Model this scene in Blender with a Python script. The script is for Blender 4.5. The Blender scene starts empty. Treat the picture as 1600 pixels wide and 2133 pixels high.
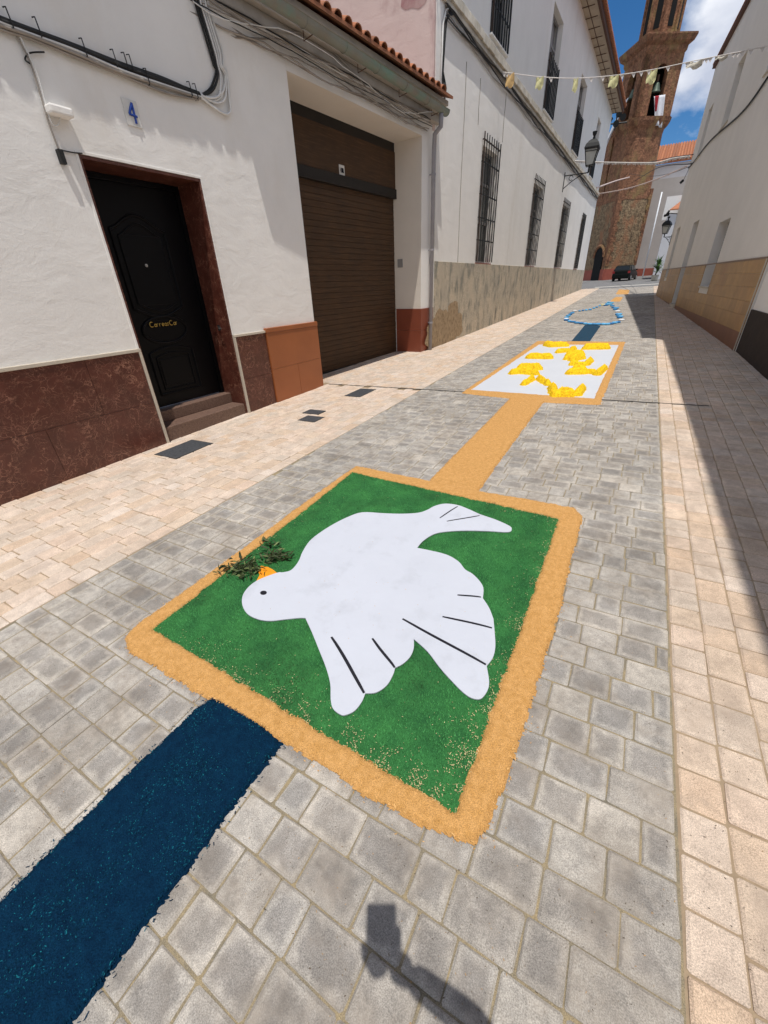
import bpy, bmesh, math, random
import numpy as np
from mathutils import Matrix, Vector
random.seed(7); rng = np.random.default_rng(7)
SC = bpy.context.scene; COL = SC.collection
PI = math.pi

# ------------------------------------------------------------------ camera
FPX = 834.6; CAMH = 1.55
yaw, pit, rol = -.5372, .5134, -.042
fwd = np.array([math.sin(yaw)*math.cos(pit), math.cos(yaw)*math.cos(pit), -math.sin(pit)])
r0_ = np.array([math.cos(yaw), -math.sin(yaw), 0]); u0_ = np.cross(r0_, fwd)
rt_ = r0_*math.cos(rol)+u0_*math.sin(rol); up_ = np.cross(rt_, fwd)
CAM = np.array([0, 0, CAMH])
cd = bpy.data.cameras.new('camera'); cam = bpy.data.objects.new('camera', cd); COL.objects.link(cam)
cd.sensor_fit = 'VERTICAL'; cd.sensor_height = 36; cd.lens = FPX/2133*36; cd.clip_end = 2000; cd.clip_start = .01
m = Matrix.Identity(4)
for i in range(3): m[i][0] = rt_[i]; m[i][1] = up_[i]; m[i][2] = -fwd[i]; m[i][3] = CAM[i]
cam.matrix_world = m; SC.camera = cam

# ------------------------------------------------------------------ light
SUN = np.array([.159, -.199, .967]); SUN /= np.linalg.norm(SUN)
sd = bpy.data.lights.new('sun', 'SUN'); sd.energy = 3.5; sd.angle = math.radians(.5); sd.color = (1, .955, .89)
so = bpy.data.objects.new('sun', sd); COL.objects.link(so)
so.rotation_mode = 'QUATERNION'; so.rotation_quaternion = Vector(SUN).to_track_quat('Z', 'Y'); so.location = (3, -4, 30)
W = bpy.data.worlds.new('World'); SC.world = W; W.use_nodes = True
nt = W.node_tree; nt.nodes.clear()
def N(t, tree=None, **kw):
    n = (tree or nt).nodes.new(t)
    for k, v in kw.items(): setattr(n, k, v)
    return n
out = N('ShaderNodeOutputWorld'); bg = N('ShaderNodeBackground'); sky = N('ShaderNodeTexSky', sky_type='NISHITA')
sky.sun_disc = False; sky.sun_elevation = math.radians(75.2); sky.sun_rotation = math.radians(141.4)
sky.air_density = 1.0; sky.dust_density = .0; sky.ozone_density = 5.0; sky.altitude = 1500
tc = N('ShaderNodeTexCoord')
mp = N('ShaderNodeMapping'); mp.inputs['Scale'].default_value = (1, 1, 1.6); mp.inputs['Location'].default_value = (.37, .1, .0)
ns = N('ShaderNodeTexNoise'); ns.inputs['Scale'].default_value = 3.1; ns.inputs['Detail'].default_value = 9; ns.inputs['Roughness'].default_value = .58
def unit(px, py):
    d = rt_*(px-800)/FPX - up_*(py-1066.5)/FPX + fwd; return d/np.linalg.norm(d)
# cumulus banks: soft bumps in the noise round a few directions of the sky
banks = [(unit(1490, 60), .10), (unit(1440, 150), .035), ((-.7, -.2, .6), .3), ((.6, .3, .55), .25), ((.2, -.8, .5), .3), ((-.5, .75, .75), .08)]
acc = None
for (d, w_) in banks:
    d = np.array(d)/np.linalg.norm(d)
    dt = N('ShaderNodeVectorMath', operation='DISTANCE'); dt.inputs[1].default_value = tuple(d)
    nt.links.new(tc.outputs['Generated'], dt.inputs[0])
    mr = N('ShaderNodeMapRange'); mr.inputs['From Min'].default_value = w_*1.9; mr.inputs['From Max'].default_value = w_*.3
    mr.inputs['To Min'].default_value = 0; mr.inputs['To Max'].default_value = 1
    nt.links.new(dt.outputs['Value'], mr.inputs['Value'])
    if acc is None: acc = mr.outputs[0]
    else:
        mx = N('ShaderNodeMath', operation='MAXIMUM'); nt.links.new(acc, mx.inputs[0]); nt.links.new(mr.outputs[0], mx.inputs[1]); acc = mx.outputs[0]
nt.links.new(tc.outputs['Generated'], mp.inputs['Vector']); nt.links.new(mp.outputs[0], ns.inputs['Vector'])
ad = N('ShaderNodeMath', operation='MULTIPLY_ADD'); ad.inputs[1].default_value = .40
nt.links.new(acc, ad.inputs[0])
clr = None      # blue gaps between the banks
for (d, w_) in [(unit(1290, 60), .16), (unit(1415, 265), .07), ((.159, -.199, .967), .35)]:
    d = np.array(d)/np.linalg.norm(d)
    dt = N('ShaderNodeVectorMath', operation='DISTANCE'); dt.inputs[1].default_value = tuple(d); nt.links.new(tc.outputs['Generated'], dt.inputs[0])
    mr = N('ShaderNodeMapRange'); mr.inputs['From Min'].default_value = w_*1.5; mr.inputs['From Max'].default_value = w_*.6
    nt.links.new(dt.outputs['Value'], mr.inputs['Value'])
    if clr is None: clr = mr.outputs[0]
    else:
        mx = N('ShaderNodeMath', operation='MAXIMUM'); nt.links.new(clr, mx.inputs[0]); nt.links.new(mr.outputs[0], mx.inputs[1]); clr = mx.outputs[0]
sb_ = N('ShaderNodeMath', operation='MULTIPLY_ADD'); sb_.inputs[1].default_value = -.30; nt.links.new(clr, sb_.inputs[0]); nt.links.new(ns.outputs['Fac'], sb_.inputs[2])
nt.links.new(sb_.outputs[0], ad.inputs[2])
cr = N('ShaderNodeMapRange'); cr.inputs['From Min'].default_value = .47; cr.inputs['From Max'].default_value = .62  # low threshold: extra bright cloud added beyond the view to lift ambient light
nt.links.new(ad.outputs[0], cr.inputs['Value'])
n2 = N('ShaderNodeTexNoise'); n2.inputs['Scale'].default_value = 7; n2.inputs['Detail'].default_value = 5
nt.links.new(mp.outputs[0], n2.inputs['Vector'])
ccol = N('ShaderNodeMix', data_type='RGBA'); ccol.inputs['A'].default_value = (3.4, 3.7, 4.5, 1); ccol.inputs['B'].default_value = (6.8, 6.9, 7.1, 1)
n2m = N('ShaderNodeMapRange'); n2m.inputs['From Min'].default_value = .35; n2m.inputs['From Max'].default_value = .62
nt.links.new(n2.outputs['Fac'], n2m.inputs['Value']); nt.links.new(n2m.outputs[0], ccol.inputs['Factor'])
smx = N('ShaderNodeMix', data_type='RGBA')
hsv = N('ShaderNodeHueSaturation'); hsv.inputs['Saturation'].default_value = 1.25; hsv.inputs['Value'].default_value = .60
nt.links.new(sky.outputs[0], hsv.inputs['Color'])
nt.links.new(cr.outputs[0], smx.inputs['Factor']); nt.links.new(hsv.outputs[0], smx.inputs['A']); nt.links.new(ccol.outputs['Result'], smx.inputs['B'])
nt.links.new(smx.outputs['Result'], bg.inputs['Color']); bg.inputs['Strength'].default_value = .15
nt.links.new(bg.outputs[0], out.inputs['Surface'])
SC.view_settings.view_transform = 'Standard'; SC.view_settings.look = 'None'
SC.view_settings.exposure = 0.14; SC.view_settings.gamma = 1

# ------------------------------------------------------------------ the ground plane rises to the right and up the street
GA, GB = .0257, .0261
def gz(x, y): return GA*x+GB*y
def ray(px, py): return rt_*(px-800)/FPX - up_*(py-1066.5)/FPX + fwd
def G(px, py, w=0):
    d = ray(px, py); t = (w-CAMH)/(d[2]-GA*d[0]-GB*d[1]); return CAM+t*d
def hit(px, py, ax, val):
    d = ray(px, py); i = 'xyz'.index(ax); return CAM+(val-CAM[i])/d[i]*d
def proj(p):
    v = np.array(p)-CAM; q = v@fwd
    if q <= .05: return None
    return (800+FPX*(v@rt_)/q, 1066.5-FPX*(v@up_)/q)
class Frame:
    """a wall line: s runs up the street, o stands out of the wall towards the street"""
    def __init__(s, x, y, yw, side=1):
        s.d = np.array([math.sin(yw), math.cos(yw), 0]); s.n = side*np.array([math.cos(yw), -math.sin(yw), 0])
        s.p = np.array([x, y, 0.]) ; s.yw = yw
    def pt(s, a, o, z): return s.p+s.d*a+s.n*o+np.array([0, 0, z])
    def px(s, x, y, o=0):
        d = ray(x, y); p0 = s.p+s.n*o; t = ((p0-CAM)@s.n)/(d@s.n); q = CAM+t*d
        return ((q-s.p)@s.d, q[2])
HL = Frame(-4.808, 0, .0213)
GF = Frame(-4.683, 5.85, .087)
PF = Frame(-4.471, 0, .0153)
RF = Frame(1.653, 9.81, -.07, -1)
NF = Frame(1.653, 9.80, -.0285, -1)

# ------------------------------------------------------------------ object helpers
def tag(o, label=None, cat=None, group=None, kind=None):
    if label: o['label'] = label
    if cat: o['category'] = cat
    if group: o['group'] = group
    if kind: o['kind'] = kind
    return o
def empty(name, loc=(0, 0, 0), parent=None):
    o = bpy.data.objects.new(name, None); COL.objects.link(o); o.location = loc; o.empty_display_size = .1
    if parent: o.parent = parent
    return o
class MB:
    def __init__(s): s.v = []; s.f = []; s.tone = []; s.rim = []
    def add(s, vs, fs, tone=None):
        b = len(s.v); s.v.extend([tuple(float(c) for c in v) for v in vs]); s.f.extend([tuple(b+i for i in f) for f in fs])
        s.tone.extend([random.random() if tone is None else tone]*len(fs)); return s
    def hexa(s, c, tone=None):   # 8 corners: bottom ring 0-3, top ring 4-7
        return s.add(c, [(3, 2, 1, 0), (4, 5, 6, 7), (0, 1, 5, 4), (1, 2, 6, 5), (2, 3, 7, 6), (3, 0, 4, 7)], tone)
    def box(s, x0, x1, y0, y1, z0, z1, tone=None):
        return s.hexa([(x0, y0, z0), (x1, y0, z0), (x1, y1, z0), (x0, y1, z0), (x0, y0, z1), (x1, y0, z1), (x1, y1, z1), (x0, y1, z1)], tone)
    def fbox(s, F, s0, s1, o0, o1, z0, z1, tone=None, zb=None):
        zz = zb or (z0, z0)
        return s.hexa([F.pt(s0, o0, zz[0]), F.pt(s0, o1, zz[0]), F.pt(s1, o1, zz[1]), F.pt(s1, o0, zz[1]),
                       F.pt(s0, o0, z1), F.pt(s0, o1, z1), F.pt(s1, o1, z1), F.pt(s1, o0, z1)], tone)
    def tube(s, pts, r, n=8, cap=True, rr=None, tone=None):
        pts = [np.array(p, float) for p in pts]; rings = []
        prev = None
        for i, p in enumerate(pts):
            t = pts[min(i+1, len(pts)-1)]-pts[max(i-1, 0)]; t /= (np.linalg.norm(t)+1e-9)
            a = np.array([0, 0, 1.]) if abs(t[2]) < .9 else np.array([1., 0, 0])
            if prev is not None: a = prev
            u = np.cross(t, a); u /= (np.linalg.norm(u)+1e-9); w = np.cross(u, t); prev = w
            R_ = rr[i] if rr else r
            rings.append([p+R_*(math.cos(2*PI*k/n)*u+math.sin(2*PI*k/n)*w) for k in range(n)])
        fs = []
        for i in range(len(pts)-1):
            for k in range(n): fs.append((i*n+k, i*n+(k+1) % n, (i+1)*n+(k+1) % n, (i+1)*n+k))
        if cap: fs.append(tuple(range(n-1, -1, -1))); fs.append(tuple((len(pts)-1)*n+k for k in range(n)))
        return s.add([q for r_ in rings for q in r_], fs, tone)
    def lathe(s, prof, c=(0, 0, 0), n=12, tone=None):
        vs = [(c[0]+r*math.cos(2*PI*k/n), c[1]+r*math.sin(2*PI*k/n), c[2]+z) for r, z in prof for k in range(n)]
        fs = [(i*n+k, i*n+(k+1) % n, (i+1)*n+(k+1) % n, (i+1)*n+k) for i in range(len(prof)-1) for k in range(n)]
        fs.append(tuple(range(n-1, -1, -1))); fs.append(tuple((len(prof)-1)*n+k for k in range(n)))
        return s.add(vs, fs, tone)
    def mesh(s, name, mat=None, smooth=False, fix=True, tone=False):
        me = bpy.data.meshes.new(name); me.from_pydata(s.v, [], s.f)
        if fix:
            bm = bmesh.new(); bm.from_mesh(me); bmesh.ops.recalc_face_normals(bm, faces=bm.faces); bm.to_mesh(me); bm.free()
        if tone:
            at = me.attributes.new('tone', 'FLOAT', 'FACE'); at.data.foreach_set('value', s.tone)
            if s.rim: at = me.attributes.new('rim', 'FLOAT', 'POINT'); at.data.foreach_set('value', s.rim)
        if mat: me.materials.append(mat)
        if smooth: me.polygons.foreach_set('use_smooth', [True]*len(me.polygons))
        me.update(); return me
    def build(s, name, mat, parent=None, smooth=False, fix=True, tone=False, bev=0, origin=None):
        if origin is not None:
            s.v = [(a-origin[0], b-origin[1], c-origin[2]) for a, b, c in s.v]
        o = bpy.data.objects.new(name, s.mesh(name, mat, smooth, fix, tone)); COL.objects.link(o)
        if origin is not None: o.location = origin
        if parent: o.parent = parent
        if bev:
            b = o.modifiers.new('bevel', 'BEVEL'); b.width = bev; b.segments = 2; b.limit_method = 'ANGLE'
        return o

# ------------------------------------------------------------------ materials
def mat(name, col, rough=.8, var=.15, scale=8, bump=.0, bscale=40, spec=.3, col2=None, metal=0, tone=None, detail=6, coord='Object', fine=0, bdist=.01, stain=None, objrand=0):
    """procedural surface: two colours mixed by noise, optional per-face/per-object tone ramp, fine speckle and bump"""
    M = bpy.data.materials.new(name); M.use_nodes = True; t = M.node_tree; L = t.links
    b = t.nodes['Principled BSDF']; b.inputs['Roughness'].default_value = rough; b.inputs['Metallic'].default_value = metal
    b.inputs['Specular IOR Level'].default_value = spec
    tcn = N('ShaderNodeTexCoord', t); co = tcn.outputs[coord] if coord != 'World' else N('ShaderNodeNewGeometry', t).outputs['Position']
    n = N('ShaderNodeTexNoise', t); n.inputs['Scale'].default_value = scale; n.inputs['Detail'].default_value = detail; n.inputs['Roughness'].default_value = .6
    L.new(co, n.inputs['Vector'])
    c1 = col; c2 = col2 or tuple(c*(1-var) for c in col)
    mx = N('ShaderNodeMix', t, data_type='RGBA'); mx.inputs['A'].default_value = (*c1, 1); mx.inputs['B'].default_value = (*c2, 1)
    r = N('ShaderNodeMapRange', t); r.inputs['From Min'].default_value = .35; r.inputs['From Max'].default_value = .68
    L.new(n.outputs['Fac'], r.inputs['Value']); L.new(r.outputs[0], mx.inputs['Factor']); c = mx.outputs['Result']
    if tone:
        at = N('ShaderNodeAttribute', t); at.attribute_name = 'tone'; oi = N('ShaderNodeObjectInfo', t)
        a = N('ShaderNodeMath', t, operation='ADD'); f = N('ShaderNodeMath', t, operation='FRACT')
        L.new(at.outputs['Fac'], a.inputs[0]); L.new(oi.outputs['Random'], a.inputs[1]); L.new(a.outputs[0], f.inputs[0])
        cr_ = N('ShaderNodeValToRGB', t); el = cr_.color_ramp.elements
        for i, (p, k) in enumerate(tone):
            e = el[i] if i < 2 else el.new(p)
            e.position = p; e.color = (*k, 1)
        L.new(f.outputs[0], cr_.inputs[0])
        m2 = N('ShaderNodeMix', t, data_type='RGBA', blend_type='MULTIPLY'); m2.inputs['Factor'].default_value = 1
        L.new(c, m2.inputs['A']); L.new(cr_.outputs['Color'], m2.inputs['B']); c = m2.outputs['Result']
    if fine:
        nf = N('ShaderNodeTexNoise', t); nf.inputs['Scale'].default_value = fine; nf.inputs['Detail'].default_value = 2
        L.new(co, nf.inputs['Vector']); rf = N('ShaderNodeMapRange', t)
        rf.inputs['From Min'].default_value = .3; rf.inputs['From Max'].default_value = .7; rf.inputs['To Min'].default_value = .64; rf.inputs['To Max'].default_value = 1.30
        L.new(nf.outputs['Fac'], rf.inputs['Value'])
        m3 = N('ShaderNodeVectorMath', t, operation='SCALE'); L.new(c, m3.inputs[0]); L.new(rf.outputs[0], m3.inputs['Scale']); c = m3.outputs[0]
    if stain:
        scol, sscale, lo, hi, stretch = stain
        ms = N('ShaderNodeMapping', t); ms.inputs['Scale'].default_value = stretch; L.new(co, ms.inputs['Vector'])
        nn = N('ShaderNodeTexNoise', t); nn.inputs['Scale'].default_value = sscale; nn.inputs['Detail'].default_value = 8; nn.inputs['Roughness'].default_value = .65
        L.new(ms.outputs[0], nn.inputs['Vector']); rs = N('ShaderNodeMapRange', t)
        rs.inputs['From Min'].default_value = lo; rs.inputs['From Max'].default_value = hi
        L.new(nn.outputs['Fac'], rs.inputs['Value'])
        m4 = N('ShaderNodeMix', t, data_type='RGBA'); m4.inputs['B'].default_value = (*scol, 1)
        L.new(rs.outputs[0], m4.inputs['Factor']); L.new(c, m4.inputs['A']); c = m4.outputs['Result']
    L.new(c, b.inputs['Base Color'])
    if bump:
        nb = N('ShaderNodeTexNoise', t); nb.inputs['Scale'].default_value = bscale; nb.inputs['Detail'].default_value = 5
        L.new(co, nb.inputs['Vector']); bp = N('ShaderNodeBump', t); bp.inputs['Strength'].default_value = bump; bp.inputs['Distance'].default_value = bdist
        L.new(nb.outputs['Fac'], bp.inputs['Height']); L.new(bp.outputs[0], b.inputs['Normal'])
    return M
def plaster(name, col, **kw):
    """lime-washed wall: broad trowel relief, hairline ridges and faint drips"""
    M = mat(name, col, rough=.9, var=.07, scale=1.3, bump=0, coord='World', spec=.15, **kw)
    t = M.node_tree; L = t.links; b = t.nodes['Principled BSDF']; g = N('ShaderNodeNewGeometry', t)
    a = N('ShaderNodeTexNoise', t); a.inputs['Scale'].default_value = 3.2; a.inputs['Detail'].default_value = 7; a.inputs['Roughness'].default_value = .5; a.inputs['Distortion'].default_value = .6
    mp_ = N('ShaderNodeMapping', t); mp_.inputs['Scale'].default_value = (1, 1, 1.8); L.new(g.outputs['Position'], mp_.inputs[0]); L.new(mp_.outputs[0], a.inputs['Vector'])
    v = N('ShaderNodeTexNoise', t); v.inputs['Scale'].default_value = 1.7; v.inputs['Detail'].default_value = 3; L.new(mp_.outputs[0], v.inputs['Vector'])
    # ridges: |noise - .5| folded into thin creases
    s_ = N('ShaderNodeMath', t, operation='SUBTRACT'); s_.inputs[1].default_value = .5; L.new(v.outputs['Fac'], s_.inputs[0])
    ab = N('ShaderNodeMath', t, operation='ABSOLUTE'); L.new(s_.outputs[0], ab.inputs[0])
    rr = N('ShaderNodeMapRange', t); rr.inputs['From Min'].default_value = 0; rr.inputs['From Max'].default_value = .007; rr.inputs['To Min'].default_value = .045; rr.inputs['To Max'].default_value = 0
    L.new(ab.outputs[0], rr.inputs['Value'])
    ad_ = N('ShaderNodeMath', t, operation='ADD'); L.new(a.outputs['Fac'], ad_.inputs[0]); L.new(rr.outputs[0], ad_.inputs[1])
    bp = N('ShaderNodeBump', t); bp.inputs['Strength'].default_value = .33; bp.inputs['Distance'].default_value = .022
    L.new(ad_.outputs[0], bp.inputs['Height'])
    f = N('ShaderNodeTexNoise', t); f.inputs['Scale'].default_value = 55; f.inputs['Detail'].default_value = 4; L.new(g.outputs['Position'], f.inputs['Vector'])
    b2 = N('ShaderNodeBump', t); b2.inputs['Strength'].default_value = .2; b2.inputs['Distance'].default_value = .006
    L.new(f.outputs['Fac'], b2.inputs['Height']); L.new(bp.outputs[0], b2.inputs['Normal']); L.new(b2.outputs[0], b.inputs['Normal'])
    return M
def marble(name, base, vein, vscale=9, rough=.28):
    M = mat(name, base, rough=rough, var=.35, scale=5, coord='World', spec=.5)
    t = M.node_tree; L = t.links; b = t.nodes['Principled BSDF']; g = N('ShaderNodeNewGeometry', t)
    src = b.inputs['Base Color'].links[0].from_socket; c = src
    nz = N('ShaderNodeTexNoise', t); nz.inputs['Scale'].default_value = 3.5; nz.inputs['Detail'].default_value = 7; L.new(g.outputs['Position'], nz.inputs['Vector'])
    mxv = N('ShaderNodeVectorMath', t, operation='MULTIPLY_ADD'); mxv.inputs[1].default_value = (.75,)*3
    L.new(nz.outputs['Color'], mxv.inputs[0]); L.new(g.outputs['Position'], mxv.inputs[2])
    for sc_, wd, am in ((vscale, .036, .8), (vscale*2.3, .05, .4), (vscale*.45, .016, .9)):
        vo = N('ShaderNodeTexVoronoi', t); vo.feature = 'DISTANCE_TO_EDGE'; vo.inputs['Scale'].default_value = sc_
        L.new(mxv.outputs[0], vo.inputs['Vector'])
        rr = N('ShaderNodeMapRange', t); rr.inputs['From Min'].default_value = 0; rr.inputs['From Max'].default_value = wd; rr.inputs['To Min'].default_value = am; rr.inputs['To Max'].default_value = 0
        L.new(vo.outputs['Distance'], rr.inputs['Value'])
        ng = N('ShaderNodeTexNoise', t); ng.inputs['Scale'].default_value = sc_*.7; L.new(g.outputs['Position'], ng.inputs['Vector'])
        r2 = N('ShaderNodeMapRange', t); r2.inputs['From Min'].default_value = .42; r2.inputs['From Max'].default_value = .60; L.new(ng.outputs['Fac'], r2.inputs['Value'])
        mu = N('ShaderNodeMath', t, operation='MULTIPLY'); L.new(rr.outputs[0], mu.inputs[0]); L.new(r2.outputs[0], mu.inputs[1])
        mm = N('ShaderNodeMix', t, data_type='RGBA'); mm.inputs['B'].default_value = (*vein, 1); L.new(mu.outputs[0], mm.inputs['Factor']); L.new(c, mm.inputs['A']); c = mm.outputs['Result']
    L.new(c, b.inputs['Base Color'])
    return M
GREYTONE = [(0, (.78, .78, .78)), (1, (1.10, 1.08, 1.05)), (.25, (.92, .91, .90)), (.5, (1, 1, 1)), (.72, (.96, .97, .98)), (.86, (1.05, 1.04, 1.02))]
CREAMTONE = [(0, (.98, .86, .74)), (1, (1.06, 1.06, 1.06)), (.18, (1.0, .93, .84)), (.4, (1.06, 1.02, .98)), (.6, (.94, .93, .90)), (.8, (1.04, .94, .86))]
M = {}
def edge_dust(m_, col):
    """pale dusty rims and darker worn middles: the rim attribute runs from 1 at a stone's edge to 0 inside"""
    t = m_.node_tree; L = t.links; b = t.nodes['Principled BSDF']; src = b.inputs['Base Color'].links[0].from_socket
    at = N('ShaderNodeAttribute', t); at.attribute_name = 'rim'; g = N('ShaderNodeNewGeometry', t)
    n = N('ShaderNodeTexNoise', t); n.inputs['Scale'].default_value = 28; n.inputs['Detail'].default_value = 4; L.new(g.outputs['Position'], n.inputs['Vector'])
    a = N('ShaderNodeMath', t, operation='MULTIPLY_ADD'); a.inputs[1].default_value = 1.3; a.inputs[2].default_value = -.65; L.new(n.outputs['Fac'], a.inputs[0])
    su = N('ShaderNodeMath', t, operation='ADD'); L.new(at.outputs['Fac'], su.inputs[0]); L.new(a.outputs[0], su.inputs[1])
    r = N('ShaderNodeMapRange', t); r.inputs['From Min'].default_value = .15; r.inputs['From Max'].default_value = .95; L.new(su.outputs[0], r.inputs['Value'])
    dk = N('ShaderNodeMix', t, data_type='RGBA', blend_type='MULTIPLY'); dk.inputs['Factor'].default_value = 1; L.new(src, dk.inputs['A'])
    cr_ = N('ShaderNodeMix', t, data_type='RGBA'); cr_.inputs['A'].default_value = (.80, .79, .78, 1) if col[0] > 1.05 else (.95, .945, .94, 1); cr_.inputs['B'].default_value = (*col, 1); L.new(r.outputs[0], cr_.inputs['Factor'])
    L.new(cr_.outputs['Result'], dk.inputs['B']); L.new(dk.outputs['Result'], b.inputs['Base Color'])
def patina(m_, st=1.):
    '''dirt and wear across several stones, plus lighter blotches'''
    t = m_.node_tree; L = t.links; b = t.nodes['Principled BSDF']; g = N('ShaderNodeNewGeometry', t)
    for sc_, lo_, hi_, det in ((.9, 1-.22*st, 1+.10*st, 6), (14, 1-.14*st, 1+.12*st, 3)):
        src = b.inputs['Base Color'].links[0].from_socket
        n = N('ShaderNodeTexNoise', t); n.inputs['Scale'].default_value = sc_; n.inputs['Detail'].default_value = det; n.inputs['Roughness'].default_value = .65
        L.new(g.outputs['Position'], n.inputs['Vector']); r = N('ShaderNodeMapRange', t)
        r.inputs['From Min'].default_value = .36; r.inputs['From Max'].default_value = .64; r.inputs['To Min'].default_value = lo_; r.inputs['To Max'].default_value = hi_
        L.new(n.outputs['Fac'], r.inputs['Value']); v = N('ShaderNodeVectorMath', t, operation='SCALE'); L.new(src, v.inputs[0]); L.new(r.outputs[0], v.inputs['Scale']); L.new(v.outputs[0], b.inputs['Base Color'])
def paverm(name, col, tone, st=1.):
    m_ = mat(name, col, rough=.9, var=.16, scale=9, bump=.55, bscale=260, tone=tone, coord='World', fine=330, bdist=.003, spec=.15,
             stain=(tuple(c*f_ for c, f_ in zip(col, (.66, .62, .58))), 5.2, .44+.10*(1-st), .68+.16*(1-st), (1, 1, 1)))
    patina(m_, st); edge_dust(m_, (1.12, 1.10, 1.06) if col[0] < .5 else (1.03, 1.03, 1.02))
    return m_
M['grey_paver'] = paverm('grey_concrete_paver', (.425, .402, .374), GREYTONE, .78)
M['cream_paver'] = paverm('cream_concrete_paver', (.64, .55, .475), CREAMTONE, .35)
M['mix_paver'] = paverm('tan_concrete_paver', (.63, .535, .455), CREAMTONE, .6)
M['joint'] = mat('sandy_joint', (.34, .27, .16), .95, .35, 14, .4, 300, coord='World', fine=400, col2=(.19, .17, .13))
M['joint_cream'] = mat('tan_joint', (.37, .28, .185), .95, .35, 14, .4, 300, coord='World', col2=(.28, .21, .14))
M['asphalt'] = mat('asphalt', (.20, .195, .19), .9, .25, 3, .5, 200, coord='World', fine=150)
M['dark_line'] = mat('dark_filler', (.06, .055, .05), .9, .3, 10, coord='World')
M['white'] = plaster('white_limewash', (.84, .82, .785), stain=((.74, .70, .64), 1.1, .53, .80, (1, 1, .45)))
M['white_palace'] = plaster('old_white_limewash', (.83, .805, .76), stain=((.68, .64, .57), .8, .55, .85, (1, 1, .12)))
M['cream_wall'] = plaster('cream_wall_paint', (.78, .745, .69))
M['beige_reveal'] = plaster('beige_wall_paint', (.76, .70, .62))
M['pink'] = plaster('peeling_pink_plaster', (.66, .54, .49), stain=((.44, .30, .28), 2.6, .50, .70, (1, 1, .45)))
M['cement'] = mat('weathered_cement', (.54, .46, .345), .95, .3, 2.2, .5, 30, coord='World', col2=(.42, .375, .30), fine=60, stain=((.20, .20, .17), 2.6, .49, .66, (1, 1.5, .7)))
M['cement_patch'] = mat('bare_sandy_render', (.42, .31, .19), .95, .4, 12, .9, 40, coord='World', col2=(.24, .17, .10), bdist=.03)
M['marble'] = marble('red_brown_marble', (.100, .029, .019), (.36, .18, .12))
M['granite'] = mat('red_granite_step', (.20, .125, .09), .55, .4, 60, .1, 200, coord='World', col2=(.09, .05, .04), fine=250, spec=.4)
M['terracotta'] = mat('terracotta_tile', (.33, .105, .035), .35, .12, 3, .06, 60, coord='World', spec=.5)
M['darkterra'] = mat('dark_terracotta_tile', (.24, .065, .035), .4, .12, 3, .06, 60, coord='World', spec=.5)
M['trim'] = mat('cream_stone_trim', (.55, .49, .40), .6, .1, 20, coord='World')
M['door'] = mat('black_lacquered_door', (.004, .004, .005), .38, .2, 5, spec=.14)
M['steel'] = mat('brushed_steel', (.55, .55, .55), .3, metal=1)
M['brass'] = mat('brass', (.65, .45, .12), .3, metal=1)
M['slat'] = mat('walnut_foil_slat', (.070, .036, .016), .6, .45, 3, .05, 80, coord='World', col2=(.05, .028, .015), stain=((.11, .06, .03), 9, .5, .7, (1, .25, 8)))
M['slatdark'] = mat('dark_bronze_metal', (.018, .015, .013), .45)
M['zinc'] = mat('weathered_zinc', (.22, .235, .20), .6, .3, 2.2, .1, 60, coord='World', col2=(.22, .19, .15), stain=((.17, .26, .21), 2.1, .5, .65, (1, 1, 1)))
M['rust'] = mat('rusty_iron', (.11, .055, .035), .8, .4, 30)
M['pvc'] = mat('grey_downpipe_paint', (.33, .32, .34), .6, .15, 6)
M['tile'] = mat('terracotta_roof_tile', (.42, .17, .085), .85, .4, 6, .3, 60, coord='World', tone=[(0, (.7, .7, .7)), (1, (1.15, 1.1, 1.0)), (.5, (1, .92, .85))], col2=(.27, .12, .07))
M['cable_black'] = mat('black_cable', (.022, .022, .022), .6)
M['cable_white'] = mat('white_cable', (.80, .79, .76), .5, .2, 3)
M['cable_beige'] = mat('beige_painted_cable', (.36, .32, .28), .6, .3, 3)
M['iron'] = mat('black_wrought_iron', (.022, .024, .024), .55, .2, 20)
M['rusty_bar'] = mat('rust_streaked_iron', (.05, .033, .024), .75, .4, 8)
M['glass_dark'] = mat('dusty_window_glass', (.07, .075, .07), .25, .3, 3, spec=.6, coord='World')
M['shutter'] = mat('grey_shutter', (.30, .29, .28), .6, .15, 6)
M['brick'] = mat('tower_brick', (.30, .145, .080), .95, .5, 3, .8, 8, coord='World', col2=(.14, .065, .038), fine=9, bdist=.06, stain=((.27, .19, .08), 1.1, .5, .7, (1, 1, .5)))
M['rubble'] = mat('tower_rubble_masonry', (.32, .225, .13), .95, .5, 3.4, .8, 8, coord='World', col2=(.12, .08, .05), fine=8, bdist=.07, stain=((.30, .15, .08), .9, .5, .62, (1, 1, .6)))
M['reddado'] = mat('red_painted_base', (.36, .10, .07), .8, .2, 2, coord='World')
M['church'] = plaster('pale_church_wall', (.62, .62, .64))
M['black'] = mat('dark_interior', (.008, .008, .008), .9)
M['gold_tile'] = mat('ochre_glazed_tile', (.44, .255, .10), .42, .22, 4, .06, 50, coord='World', spec=.22, tone=[(0, (.86, .85, .84)), (1, (1.1, 1.08, 1.0)), (.5, (1, 1, 1))], stain=((.33, .16, .07), 1.2, .5, .8, (1, 1, 1)))
M['brown_dado'] = mat('dark_brown_render', (.045, .032, .026), .85, .3, 8, .3, 60, coord='World')
M['window_recess'] = mat('grey_roller_blind', (.29, .285, .285), .7, .1, 4)
M['orange_dust'] = mat('orange_dyed_sawdust', (.62, .34, .118), .95, .25, 40, .9, 190, coord='World', fine=330, col2=(.50, .26, .075), bdist=.006)
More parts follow.
